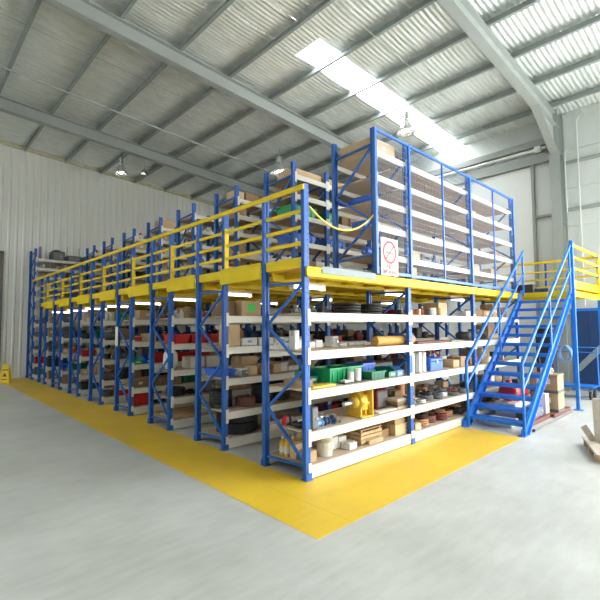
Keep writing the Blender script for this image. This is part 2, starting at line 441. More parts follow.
def rack(name, loc, xs, levels, heights, braces, label, drop=()):
    t = thing(name, loc, 0, label, 'rack')
    for i, x in enumerate(xs):
        for y in (0, DEP):
            h = heights[i]
            p = link('post', post_mesh(h), t, (x, y, 0), 0 if y == 0 else PI)
            link('foot_plate', foot_mesh(), p)
        for (p, q) in braces:
            link('brace', brace_mesh(q[0] - p[0], q[1] - p[1]), t, (x, p[0], p[1]))
    for i in range(len(xs) - 1):
        L = xs[i + 1] - xs[i]
        for j, z in enumerate(levels):
            if (i, j) in drop: continue
            hb = .148 if 0 < z < .2 and levels is not None and loc[2] == 0 else (.11 if loc[2] == 0 else .092)
            link('shelf_beam', beam_mesh(L, hb), t, (xs[i], 0, z))
            link('shelf_beam', beam_mesh(L, hb), t, (xs[i + 1], DEP, z), PI)
            link('shelf_board', board_mesh(L), t, (xs[i], 0, z))
    return t
GTOP = 3.72
ROWN = [ORD[k] for k in range(9)]; ROWN[0] = 'front'
SIDE = ['', ' beside its gap of tyres and belts', ' with red bins on it', ' holding crowded spare parts', '', '', '', '']
for k in range(NROW):
    rack('shelving_rack', (0, k * PITCH, 0), [0, 2.36, 4.73, 7.1], LOW, [GTOP, 2.515, 2.515, 2.515], BR_LOW,
         f'blue posted white shelved rack under the yellow deck, {"row nearest the stairs and the corner" if k == 0 else ROWN[k] + " row from the stairs"}')
UPL = {0: [3.01, 3.44, 3.84, 4.22, 4.61], 1: [3.03, 3.46, 3.96, 4.34, 4.71]}
for k in range(NROW):
    rack('shelving_rack', (1.485, k * PITCH, DECK), [0, .885, 3.175, 5.445], [z - DECK for z in UPL.get(k, [3.03, 3.46, 3.92, 4.30, 4.66])], [2.272] * 4, BR_UP,
         f'blue posted white shelved rack standing on the yellow deck, {"row behind the blue screen" if k == 0 else ROWN[k] + " row from the blue screen"}')
KW = 8; YW = 14.56
W_LEV = LOW + [2.55, 3.05, 3.45, 3.84, 4.19, 4.53]
BR_W = BR_LOW[:-1] + [((.05, 2.47), (.75, 3.0)), ((.75, 3.02), (.05, 3.55)), ((.05, 3.57), (.75, 4.1)), ((.75, 4.12), (.05, 4.65)), ((.05, 4.75), (.75, 4.75))]
rack('shelving_rack', (0, YW, 0), [0, 2.4, 4.8], W_LEV, [4.9] * 3, BR_W, 'full height blue rack against the ribbed far wall with black cases on top')

# ------------------------------------------------------------------ mezzanine deck
YE = 14.45
t = thing('mezzanine_deck', (0, 0, 0), 0, 'yellow steel mezzanine deck carried on the ground level racks', 'mezzanine')
def part(name, mats, fn, parent):
    b = MB(); fn(b); return obj(name, b, mats, parent)
part('deck_panel', 'deck_board', lambda b: [b.box(.045, 7.25, -.03 + 1.812 * i, -.03 + min(1.812 * (i + 1), 14.47 - 1.812 * 0) - .004 if i < 7 else 14.45, 2.642, DECK - .004, 0) for i in range(8)], t)
fr = MB(); fr.box(-.04, 6.95, -.078, -.046, 2.52, 2.648, 0, .004); fr.box(-.04, 6.95, -.09, -.046, 2.525, 2.537); fr.box(-.04, 6.95, -.09, -.046, 2.632, 2.645)
obj('front_beam', fr, 'yellow_steel', t)
for k in range(NROW):
    for (y0, y1) in ((.07, .12), (.68, .73)):
        part('main_beam', 'deck_yellow', lambda b: b.box(.05, 7.22, k * PITCH + y0, k * PITCH + y1, 2.525, 2.636, 0, .004), t)
    if k < NROW - 1:
        def fas(b):
            b.box(-.082, -.048, k * PITCH + DEP + .036, (k + 1) * PITCH + .03, 2.553, 2.785, 0, .005)
            b.box(-.1, -.048, k * PITCH + DEP + .04, (k + 1) * PITCH - .04, 2.772, 2.785)
        part('side_beam', 'yellow_steel', fas, t)
for i in range(12):
    x = .3 + .6 * i
    part('joist', 'deck_yellow', lambda b: b.box(x - .02, x + .02, -.02, YE, 2.56, 2.641), t)
part('scuff_plate', 'galv', lambda b: b.box(.22, 1.36, -.094, -.079, 2.575, 2.668, 0, .002), t)

# guard rail along the left edge
g = thing('guard_rail', (0, 0, 0), 0, 'long yellow guard rail with kick boards along the open deck edge', 'railing')
part('top_rail', 'yellow_steel', lambda b: b.box(-.085, -.048, -.05, YE, 3.635, 3.70, 0, .006), g)
for k in range(NROW):
    for z in (3.385, 3.168, 2.963):
        part('mid_rail', 'yellow_steel', lambda b: b.box(-.022, .004, k * PITCH + .034, k * PITCH + DEP - .034, z - .023, z + .023, 0, .003), g)
        if k < NROW - 1: part('mid_rail', 'yellow_steel', lambda b: b.box(-.022, .004, k * PITCH + DEP + .034, (k + 1) * PITCH - .052, z - .023, z + .023, 0, .003), g)
    part('kick_board', 'yellow_steel', lambda b: b.box(-.022, .004, k * PITCH + .036, k * PITCH + DEP - .036, 2.652, 2.782, 0, .003), g)
    if k:
        def br(b):
            b.box(-.036, .036, k * PITCH - .045, k * PITCH - .034, 2.79, 3.44)
            for i in range(8): b.cyl(.007, k * PITCH - .05, k * PITCH - .044, 6, 0, (0, 0, 2.85 + i * .075), 'y')
        part('rail_bracket', 'yellow_steel', br, g)

# chain across the opening at the corner
b = MB(); p0, p1 = Vector((.062, -.02, 3.44)), Vector((1.422, -.02, 3.56))
pts = [p0.lerp(p1, i / 24) - Vector((0, 0, .27 * 4 * (i / 24) * (1 - i / 24))) for i in range(25)]
b.tube(pts, .014, 8); tag(obj('barrier_rope', b, 'hose_yellow'), 'yellow rope slung across the deck opening beside the corner post', 'rope')

# blue screen in front of the upstairs front rack
sc = thing('mesh_screen', (0, -.083, DECK), 0, 'tall blue framed mesh screen along the front deck edge', 'screen')
H = 4.905 - DECK
for x, w in ((1.405, .06), (2.334, .06), (4.573, .06), (6.83, .045)):
    part('screen_post', 'mesh_blue', lambda b: b.box(x - w / 2, x + w / 2, -.025, .025, 0, H, 0, .004), sc)
for x in (3.455, 5.70):
    part('mullion', 'mesh_blue', lambda b: b.box(x - .017, x + .017, -.015, .015, .06, H - .05, 0, .003), sc)
for (x0, x1) in ((1.405, 2.334), (2.334, 4.573), (4.573, 6.83)):
    part('rail_top', 'mesh_blue', lambda b: b.box(x0 + .028, x1 - .028, -.02, .02, H - .045, H - .005, 0, .003), sc)
    part('rail_bottom', 'mesh_blue', lambda b: b.box(x0 + .028, x1 - .028, -.02, .02, .012, .062, 0, .003), sc)
    def wires(b):
        n = int((x1 - x0) / .05)
        for i in range(1, n): xx = x0 + (x1 - x0) * i / n; b.box(xx - .0012, xx + .0012, .0, .0024, .06, H - .045)
        for i in range(1, int(H / .1)): b.box(x0 + .028, x1 - .028, .0024, .0048, .06 + i * .1, .0624 + i * .1)
    part('wire_mesh', 'screen_wire', wires, sc)
for x in (2.334, 4.573, 6.80):
    for z in (.45, .95, 1.4, 1.8, 2.15):
        part('bracket', 'blue_steel', lambda b: b.box(x - .085, x - .03, .0, .035, z - .06, z + .06, 0, .004), sc)

# no smoking sign
def text_mesh(s, size, m):
    c = bpy.data.curves.new('lettering', 'FONT'); c.body = s; c.size = size; c.align_x = 'CENTER'; c.align_y = 'CENTER'; c.extrude = .0008; c.offset = size * .045
    o = bpy.data.objects.new('lettering_source', c); COL.objects.link(o)
    bpy.context.view_layer.update(); dg = bpy.context.evaluated_depsgraph_get(); me = bpy.data.meshes.new_from_object(o.evaluated_get(dg)); me.materials.clear(); me.materials.append(M[m])
    bpy.data.objects.remove(o); return me
s = thing('safety_sign', (1.687, -.122, 2.657), 0, 'white no smoking sign hung on the blue screen above the deck edge', 'sign')
part('panel', 'white_paper', lambda b: b.box(-.22, .22, 0, .006, 0, .57, 0, .001), s)
def ringm(b):
    n = 40; R, r = .178, .140; vs = []
    for k in range(n):
        a = 2 * PI * k / n
        for (q, y) in ((R, -.003), (r, -.003), (R, 0), (r, 0)): vs.append((q * math.cos(a), y, .355 + q * math.sin(a)))
    fs = []
    for k in range(n):
        i, j = 4 * k, 4 * ((k + 1) % n); fs += [(i, i + 1, j + 1, j), (i, j, j + 2, i + 2), (i + 1, i + 3, j + 3, j + 1)]
    b.add(vs, fs)
    b.bar((-.112, -.0015, .243), (.112, -.0015, .467), .003, .022, 0, (-1, 0, 1))
part('prohibition_ring', 'sign_red', ringm, s)
def cig(b):
    b.box(-.10, .045, -.0012, 0, .335, .36); b.box(.052, .10, -.0012, 0, .335, .36); b.box(.075, .083, -.0012, 0, .37, .42)
part('cigarette_symbol', 'grey_plastic', cig, s)
for txt, sz, z in (('NO', .105, .130), ('SMOKING', .088, .050)):
    o = link('lettering', text_mesh(txt, sz, 'sign_ink'), s, (0, -.001, z)); o.rotation_euler = (PI / 2, 0, 0)

# fluorescent battens under the deck
_l = None
BX = [(.26, .92), (2.42, 3.08), (4.80, 5.46)]
for k in range(NROW):
    for i, (x0, x1) in enumerate(BX if k < 3 else BX[:1]):
        y = k * PITCH + .55
        lab = f'{ORD[i]} fluorescent batten in from the deck edge above the {ROWN[k]} ground rack'
        if _l is None:
            _l = thing('fluorescent_batten', ((x0 + x1) / 2, y, 2.42), 0, lab, 'light', 'fluorescent battens under the deck')
            part('housing', 'white_steel', lambda b: b.box(-.33, .33, -.05, .05, .06, .10, 0, .004), _l)
            part('diffuser', 'tube_light', lambda b: b.box(-.305, .305, -.035, .035, .018, .06, 0, .012), _l)
            for x in (-.318, .318): part('end_cap', 'white_steel', lambda b: b.box(x - .012, x + .012, -.048, .048, 0, .062), _l)
            o = _l
        else:
            o = copy_tree(_l); o.location = ((x0 + x1) / 2, y, 2.42); o['label'] = lab

# high bay lamps
def bay_lamp(x, y, z, label, sc_=1.):
    t = thing('high_bay_lamp', (x, y, z), 0, label, 'lamp', 'high bay lamps under the roof')
    part('reflector', 'reflector', lambda b: b.lathe([(.07, .38), (.10, .36), (.13, .28), (.20, .14), (.26, 0), (.255, 0), (.19, .14), (.12, .27), (.06, .36)], 24), t)
    part('bulb', 'bulb_light', lambda b: b.lathe([(0, .02), (.06, .04), (.08, .10), (.06, .18), (.04, .26), (0, .28)], 14), t)
    part('ballast', 'reflector', lambda b: b.cyl(.09, .38, .62, 14, 0, (0, 0, 0), 'z', .015), t)
    part('hanger', 'galv', lambda b: b.tube([(0, 0, .62), (0, 0, ROOF(x) - .27 - z)], .012, 6), t)
    t.scale = (sc_, sc_, 1); return t
bay_lamp(2.27, 12.33, 7.72, 'lit high bay lamp hanging near the ribbed far wall', .9)
bay_lamp(3.1, 12.25, 7.9, 'second high bay lamp by the far wall, deeper in than the lit one', .4)
bay_lamp(6.15, 7.62, 7.42, 'silver high bay lamp above the cartons on the upstairs racks', 1.25)
bay_lamp(6.75, 2.72, 7.45, 'high bay lamp hanging in front of the roof skylight', 1.)

# ------------------------------------------------------------------ goods: builders.  Every builder returns the top-level object, base at its origin
def body(name, key, fn, mats, loc, rz=0.):
    def mk():
        b = MB(); fn(b); return b.mesh(name, mats)
    return link(name, cached((name,) + key, mk), None, loc, rz)
def child(o, name, key, fn, mats, loc=(0, 0, 0)):
    def mk():
        b = MB(); fn(b); return b.mesh(name, mats)
    return link(name, cached((name,) + key, mk), o, loc)
R3 = lambda *a: tuple(round(x, 3) if isinstance(x, float) else x for x in a)
def carton(loc, w, d, h, m='card', st=None, rz=0., tape=True):
    o = body('carton', R3(w, d, h, m), lambda b: (b.box(-w / 2, w / 2, -d / 2, d / 2, 0, h, 0, .005)), m, loc, rz)
    if tape:
        child(o, 'packing_tape', R3(w, d, h), lambda b: (b.box(-w / 2 - .001, w / 2 + .001, -.025, .025, h * .7, h + .001), b.box(-w / 2 + .01, w / 2 - .01, -.001, .001, h, h + .0014)), 'tape')
    if st:
        sw, sh, sm = st
        child(o, 'sticker', R3(w, d, h, sw, sh, sm), lambda b: b.box(-sw / 2, sw / 2, -d / 2 - .0015, -d / 2, h * .55 - sh / 2, h * .55 + sh / 2), sm)
    return o
def open_bin(loc, w, d, h, m, rz=0.):
    def f(b):
        t = .006; fh = h * .55
        b.box(-w / 2, w / 2, -d / 2, d / 2, 0, t); b.box(-w / 2, w / 2, d / 2 - t, d / 2, t, h); b.box(-w / 2, w / 2, -d / 2, -d / 2 + t, t, fh)
        for s in (-1, 1):
            x0, x1 = (s * w / 2, s * (w / 2 - t)); pr = [(-d / 2 + t, t), (d / 2 - t, t), (d / 2 - t, h), (-d * .15, h), (-d / 2 + t, fh)]
            vs = [(x0, y, z) for y, z in pr] + [(x1, y, z) for y, z in pr]; n = 5
            b.add(vs, [tuple(range(n)), tuple(range(n, 2 * n))[::-1]] + [(i, n + i, n + (i + 1) % n, (i + 1) % n) for i in range(n)])
    o = body('storage_bin', R3(w, d, h, m), f, m, loc, rz)
    child(o, 'rim', R3(w, d, h, m), lambda b: (b.box(-w / 2 - .006, w / 2 + .006, d / 2 - .012, d / 2 + .004, h - .008, h + .004), b.box(-w / 2 - .006, w / 2 + .006, -d / 2 - .006, -d / 2 + .008, h * .55 - .004, h * .55 + .008)), m)
    child(o, 'label_holder', R3(w, d, h), lambda b: b.box(-w * .25, w * .25, -d / 2 - .004, -d / 2, h * .2, h * .42), 'white_paper')
    return o
def tote(loc, w, d, h, m, rz=0.):
    def f(b):
        a = .88; t = .007
        q = lambda s, z, i: [(sx * (w / 2 * s - i), sy * (d / 2 * s - i), z) for sx, sy in ((-1, -1), (1, -1), (1, 1), (-1, 1))]
        vs = q(a, 0, 0) + q(1, h, 0) + q(1, h, t) + q(a, t, t)
        fs = [(3, 2, 1, 0), (12, 13, 14, 15)]
        for l in range(3):
            for i in range(4): j = (i + 1) % 4; fs.append((l * 4 + i, l * 4 + j, l * 4 + 4 + j, l * 4 + 4 + i))
        b.add(vs, fs)
        for i in range(3):
            x = -w * .3 + w * .3 * i; b.box(x - .006, x + .006, -d / 2 - .0, -d / 2 * .93 + .0, h * .15, h * .9)
    o = body('plastic_tote', R3(w, d, h, m), f, m, loc, rz)
    child(o, 'rim', R3(w, d, h, m), lambda b: (b.box(-w / 2 - .012, w / 2 + .012, -d / 2 - .012, -d / 2 + .004, h - .02, h + .003, 0, .003), b.box(-w / 2 - .012, w / 2 + .012, d / 2 - .004, d / 2 + .012, h - .02, h + .003, 0, .003),
          b.box(-w / 2 - .012, -w / 2 + .004, -d / 2 + .004, d / 2 - .004, h - .02, h + .003), b.box(w / 2 - .004, w / 2 + .012, -d / 2 + .004, d / 2 - .004, h - .02, h + .003)), m)
    return o
def coil(loc, R, r, turns, m, rz=0.):
    def f(b):
        pts = []; N = 22 * turns; lay = max(1, int(turns / 2))
        for i in range(N + 1):
            a = 2 * PI * i / 22; t = i / 22; ly = min(lay - 1, int(t / 2)) if lay > 1 else 0
            rr = R - r - (r * 2.05 if int(t) % 2 else 0) + .1 * r * math.sin(3 * a)
            pts.append((rr * math.cos(a), rr * math.sin(a), 1.35 * r + ly * 2 * r + .1 * r * math.sin(2.3 * a)))
        b.tube(pts, r, 7)
    o = body('hose_coil', R3(R, r, turns, m), f, m, loc, rz)
    lay = max(1, int(turns / 2)); hh = lay * 2 * r
    for a in (.4, 2.5):
        def tie(b):
            c, s_ = math.cos(a), math.sin(a); pts = []
            for k in range(12):
                q = 2 * PI * k / 12; u = R - 2 * r + 2.25 * r * math.cos(q); pts.append((u * c, u * s_, hh / 2 + .35 * r + max(-hh / 2 - .35 * r + .0065, (hh / 2 + .25 * r) * math.sin(q))))
            b.tube(pts, .006, 5, 0, True)
        child(o, 'tie', R3(R, r, turns, a), tie, 'white_paper')
    return o
def drum_ring(loc, R, w, m, ri=.62, rz=0., name='rubber_ring'):
    def f(b):
        pr = [(R * ri, .0)]
        n = 5
        pr += [(R * .94, 0), (R, .06 * w)]
        for i in range(n):
            z0 = w * (.08 + .84 * i / n); z1 = w * (.08 + .84 * (i + 1) / n)
            pr += [(R, z0 + .01 * w), (R, z1 - .05 * w), (R * .965, z1 - .04 * w), (R * .965, z1 - .01 * w)]
        pr += [(R, w * .94), (R * .94, w), (R * ri, w), (R * (ri - .03), w * .9), (R * (ri - .03), w * .1), (R * ri, 0)]
        b.lathe(pr, 28, 0, (0, 0, 0), 'z', False)
    return body(name, R3(R, w, m, ri), f, m, loc, rz)
def bucket(loc, R, h, m, lm=None, rz=0.):
    o = body('bucket', R3(R, h, m), lambda b: b.lathe([(0, 0), (R * .86, 0), (R * .88, .01), (R * .97, h * .8), (R * 1.02, h * .8), (R * 1.02, h * .84), (R * .98, h * .86), (R, h), (R * .96, h), (0, h * .98)], 24), m, loc, rz)
    child(o, 'lid', R3(R, h), lambda b: b.lathe([(R * 1.04, h - .02), (R * 1.05, h), (R * 1.0, h + .012), (R * .9, h + .008), (0, h + .008)], 24), m)
    child(o, 'handle', R3(R, h), lambda b: b.tube([(R * 1.03 * math.cos(PI * i / 14), -R * .35 - R * .75 * math.sin(PI * i / 14), h * .8 - h * .42 * math.sin(PI * i / 14)) for i in range(15)], .004, 5), 'steel')
    if lm: child(o, 'sticker', R3(R, h, lm), lambda b: b.lathe([(R * .945, h * .25), (R * .982, h * .62)], 24), lm)
    return o
def can(loc, R, h, m, lm='steel', rz=0.):
    o = body('can', R3(R, h, m), lambda b: b.lathe([(0, 0), (R, 0), (R, .006), (R * .97, .012), (R * .97, h - .012), (R, h - .006), (R, h), (0, h)], 18, 0, (0, 0, 0), 'z', False), m, loc, rz)
    child(o, 'lid', R3(R, h, lm), lambda b: b.cyl(R * .9, h, h + .006, 18, 0, (0, 0, 0), 'z', .002), lm); return o
def bottle(loc, R, h, m, cm='white_paper', rz=0.):
    o = body('bottle', R3(R, h, m), lambda b: b.lathe([(0, 0), (R * .95, 0), (R, .01), (R, h * .6), (R * .85, h * .72), (R * .4, h * .8), (R * .36, h * .86), (0, h * .86)], 14), m, loc, rz)
    child(o, 'cap', R3(R, h, cm), lambda b: b.cyl(R * .45, h * .86, h, 10, 0, (0, 0, 0), 'z', .003), cm)
    child(o, 'sticker', R3(R, h), lambda b: b.lathe([(R * 1.008, h * .15), (R * 1.008, h * .5)], 14), 'white_paper'); return o
def roll(loc, R, h, m, cm='card', lie=False, rz=0.):
    def f(b): b.lathe([(R * .3, 0), (R * .98, 0), (R, .006), (R, h - .006), (R * .98, h), (R * .3, h), (R * .3, 0)], 20, 0, (-h / 2, 0, R) if lie else (0, 0, 0), 'x' if lie else 'z', False)
    o = body('material_roll', R3(R, h, m, lie), f, m, loc, rz)
    child(o, 'core', R3(R, h, cm, lie), lambda b: b.lathe([(R * .22, .0005), (R * .3, .0005), (R * .3, h + .004), (R * .22, h + .004), (R * .22, .0005)], 14, 0, (-h / 2, 0, R) if lie else (0, 0, 0), 'x' if lie else 'z', False), cm); return o
def sack(loc, w, d, h, m, rz=0.):
    def f(b):
        nu, nv = 14, 8; vs, fs = [], []
        pw = lambda c, e: math.copysign(abs(c) ** e, c)
        for j in range(nv + 1):
            v = -PI / 2 + PI * j / nv
            for i in range(nu):
                u = 2 * PI * i / nu
                x = w / 2 * pw(math.cos(v), .5) * pw(math.cos(u), .5); y = d / 2 * pw(math.cos(v), .5) * pw(math.sin(u), .5)
                z = h / 2 + h / 2 * pw(math.sin(v), .7) + .02 * h * math.sin(5 * x / w + 3 * y / d)
                vs.append((x, y, max(0, z)))
        for j in range(nv):
            for i in range(nu): k = (i + 1) % nu; fs.append((j * nu + i, j * nu + k, (j + 1) * nu + k, (j + 1) * nu + i))
        b.add(vs, fs, 0, True)
    o = body('sack', R3(w, d, h, m), f, m, loc, rz)
    child(o, 'seam', R3(w, d, h), lambda b: b.bar((-w * .3, 0, h), (w * .3, 0, h), .006, .03), 'cream'); return o
def motor(loc, s, m, rz=0.):
    def f(b):
        b.lathe([(0, -.16 * s), (.09 * s, -.16 * s), (.105 * s, -.13 * s), (.105 * s, .12 * s), (.09 * s, .15 * s), (0, .15 * s)], 18, 0, (0, 0, .13 * s), 'x', False)
        for k in range(14):
            a = 2 * PI * k / 14; c, t = math.cos(a), math.sin(a)
            b.bar((-.12 * s, .112 * s * c, .13 * s + .112 * s * t), (.11 * s, .112 * s * c, .13 * s + .112 * s * t), .006 * s, .02 * s, 0, (0, c, t))
    o = body('electric_motor', R3(s, m), f, m, loc, rz)
    child(o, 'shaft', R3(s), lambda b: b.cyl(.018 * s, .15 * s, .24 * s, 12, 0, (0, 0, .13 * s), 'x', .003), 'steel')
    child(o, 'foot', R3(s, m), lambda b: (b.box(-.11 * s, .11 * s, -.10 * s, -.05 * s, 0, .04 * s, 0, .004), b.box(-.11 * s, .11 * s, .05 * s, .10 * s, 0, .04 * s, 0, .004)), m)
    child(o, 'terminal_box', R3(s, m), lambda b: b.box(-.06 * s, .05 * s, -.05 * s, .05 * s, .235 * s, .30 * s, 0, .006), m); return o
def fitting(loc, s, m, rz=0.):
    def f(b):
        b.lathe([(.03 * s, -.09 * s), (.075 * s, -.09 * s), (.075 * s, -.07 * s), (.045 * s, -.065 * s), (.05 * s, 0), (.045 * s, .065 * s), (.075 * s, .07 * s), (.075 * s, .09 * s), (.03 * s, .09 * s)], 16, 0, (0, 0, .075 * s), 'x', False)
        b.cyl(.04 * s, 0, .11 * s, 12, 0, (0, 0, .08 * s), 'z', .003)
    o = body('pipe_fitting', R3(s, m), f, m, loc, rz)
    child(o, 'flange', R3(s), lambda b: b.cyl(.065 * s, .19 * s, .205 * s, 14, 0, (0, 0, 0), 'z', .002), 'steel'); return o
def toolbox(loc, w, d, h, m, rz=0.):
    o = body('toolbox', R3(w, d, h, m), lambda b: b.box(-w / 2, w / 2, -d / 2, d / 2, 0, h * .62, 0, .01), m, loc, rz)
    child(o, 'lid', R3(w, d, h, m), lambda b: b.box(-w / 2 - .004, w / 2 + .004, -d / 2 - .004, d / 2 + .004, h * .62, h * .84, 0, .014), m)
    child(o, 'handle', R3(w, d, h), lambda b: b.tube([(-w * .22, 0, h * .83), (-w * .2, 0, h), (w * .2, 0, h), (w * .22, 0, h * .83)], .011, 7), m)
    child(o, 'latch', R3(w, d, h), lambda b: b.box(-.02, .02, -d / 2 - .012, -d / 2 - .004, h * .5, h * .72, 0, .002), 'steel'); return o
def crate(loc, w, d, h, m='wood', rz=0.):
    def f(b):
        n = 3
        for i in range(n):
            z0 = .02 + (h - .03) * i / n; z1 = z0 + (h - .03) / n - .012
            b.box(-w / 2, w / 2, -d / 2, -d / 2 + .014, z0, z1); b.box(-w / 2, w / 2, d / 2 - .014, d / 2, z0, z1)
            b.box(-w / 2, -w / 2 + .014, -d / 2 + .014, d / 2 - .014, z0, z1); b.box(w / 2 - .014, w / 2, -d / 2 + .014, d / 2 - .014, z0, z1)
        b.box(-w / 2 + .014, w / 2 - .014, -d / 2 + .014, d / 2 - .014, .02, .034)
    o = body('wooden_crate', R3(w, d, h, m), f, m, loc, rz)
    def g(b):
        for sx in (-1, 1):
            for sy in (-1, 1): b.box(sx * (w / 2 - .032) - .016, sx * (w / 2 - .032) + .016, sy * (d / 2 - .03) - .014, sy * (d / 2 - .03) + .014, 0, h)
    child(o, 'corner_batten', R3(w, d, h, m), g, m)
    child(o, 'lid', R3(w, d, h, m), lambda b: [b.box(-w / 2, w / 2, -d / 2 + d * i / 4 + .004, -d / 2 + d * (i + 1) / 4 - .004, h, h + .014) for i in range(4)], m); return o
def spool(loc, R, w, m, rz=0.):
    o = body('cable_spool', R3(R, w, m), lambda b: b.lathe([(R * .72, w * .1), (R * .76, w * .3), (R * .72, w * .5), (R * .76, w * .7), (R * .72, w * .9)], 20), m, loc, rz)
    for z in (0, w * .9): child(o, 'flange', R3(R, w, z), lambda b: b.lathe([(R * .2, z), (R, z), (R, z + w * .1), (R * .2, z + w * .1), (R * .2, z)], 22, 0, (0, 0, 0), 'z', False), 'wood')
    return o
def board(loc, w, d, h, m, name='timber_board', rz=0.):
    return body(name, R3(w, d, h, m), lambda b: b.box(-w / 2, w / 2, -d / 2, d / 2, 0, h, 0, .003), m, loc, rz)
def casing(loc, w, d, h, m, rz=0., name='machine_case'):
    o = body(name, R3(w, d, h, m), lambda b: b.box(-w / 2, w / 2, -d / 2, d / 2, .0, h, 0, .012), m, loc, rz)
    child(o, 'cover', R3(w, d, h), lambda b: b.box(-w * .42, w * .42, -d / 2 - .006, -d / 2, h * .12, h * .88, 0, .004), 'dull_steel' if m != 'dull_steel' else 'grey_plastic')
    child(o, 'knob', R3(w, d, h), lambda b: b.cyl(min(.018, w * .15), -d / 2 - .022, -d / 2 - .006, 10, 0, (w * .22, 0, h * .5), 'y', .003), 'steel'); return o
def shaft(loc, L, r, m='steel', rz=0.):
    o = body('steel_shaft', R3(L, r, m), lambda b: b.lathe([(0, -L / 2), (r * .7, -L / 2), (r * .7, -L * .36), (r, -L * .36), (r, L * .3), (r * .8, L * .3), (r * .8, L / 2), (0, L / 2)], 14, 0, (0, 0, r), 'x', False), m, loc, rz)
    child(o, 'collar', R3(L, r), lambda b: b.cyl(r * 1.0, -L * .05, L * .05, 14, 0, (0, 0, r), 'x', .002), 'dull_steel'); return o

# ------------------------------------------------------------------ placing and labelling goods
SHELF = {}      # (rack words, level words) -> items
GRPS = {}
def put(o, rk, lv, look, cat):
    SHELF.setdefault((rk, lv), []).append((o, look, cat)); return o
def finish_labels():
    for (rk, lv), its in SHELF.items():
        its.sort(key=lambda t: (t[0].location.x, t[0].location.y))
        per, ncat = {}, {}
        for (o, look, cat) in its: per.setdefault((look, cat), []).append(o); ncat[cat] = ncat.get(cat, 0) + 1
        for (look, cat), os_ in per.items():
            for i, o in enumerate(os_):
                tag(o, f'{ORD[i]} {look} along the {lv} of the {rk}' if len(os_) > 1 else f'{look} on the {lv} of the {rk}', cat, (f'{cat}{"es" if cat[-1] in "sxh" else "s"} on the {lv} of the {rk}') if ncat[cat] > 1 else None)
LV = ['bottom shelf', 'second shelf', 'middle shelf', 'fourth shelf', 'top shelf']
GR = lambda k: f'{ROWN[k]} ground rack'
UR = lambda k: f'{ROWN[k]} upstairs rack'
def P(k, lev, x, y): return (x, k * PITCH + y, LOW[lev] + .0012)
def UPZ(k): return UPL.get(k, [3.03, 3.46, 3.92, 4.30, 4.66])
def PU(k, lev, x, y): return (x, k * PITCH + y, (UPZ(k)[lev] if lev >= 0 else DECK) + .0012)
LOOKS = {'card': 'plain brown', 'card_light': 'tan', 'card_dark': 'dark brown', 'white_paper': 'white', 'green_bin': 'bright green', 'dark_green_bin': 'dark green', 'blue_bin': 'blue', 'pale_blue': 'pale blue',
         'red_bin': 'red', 'black_plastic': 'black', 'grey_plastic': 'grey', 'black_rubber': 'black', 'maroon': 'dark red', 'steel': 'bright metal', 'dull_steel': 'dull grey metal', 'copper': 'copper brown',
         'wood': 'pale wood', 'grey_wood': 'weathered grey', 'beige': 'beige', 'cream': 'cream', 'machine_yellow': 'yellow', 'red_brown': 'rust brown', 'orange': 'orange', 'violet': 'violet', 'navy': 'navy', 'ochre': 'ochre'}
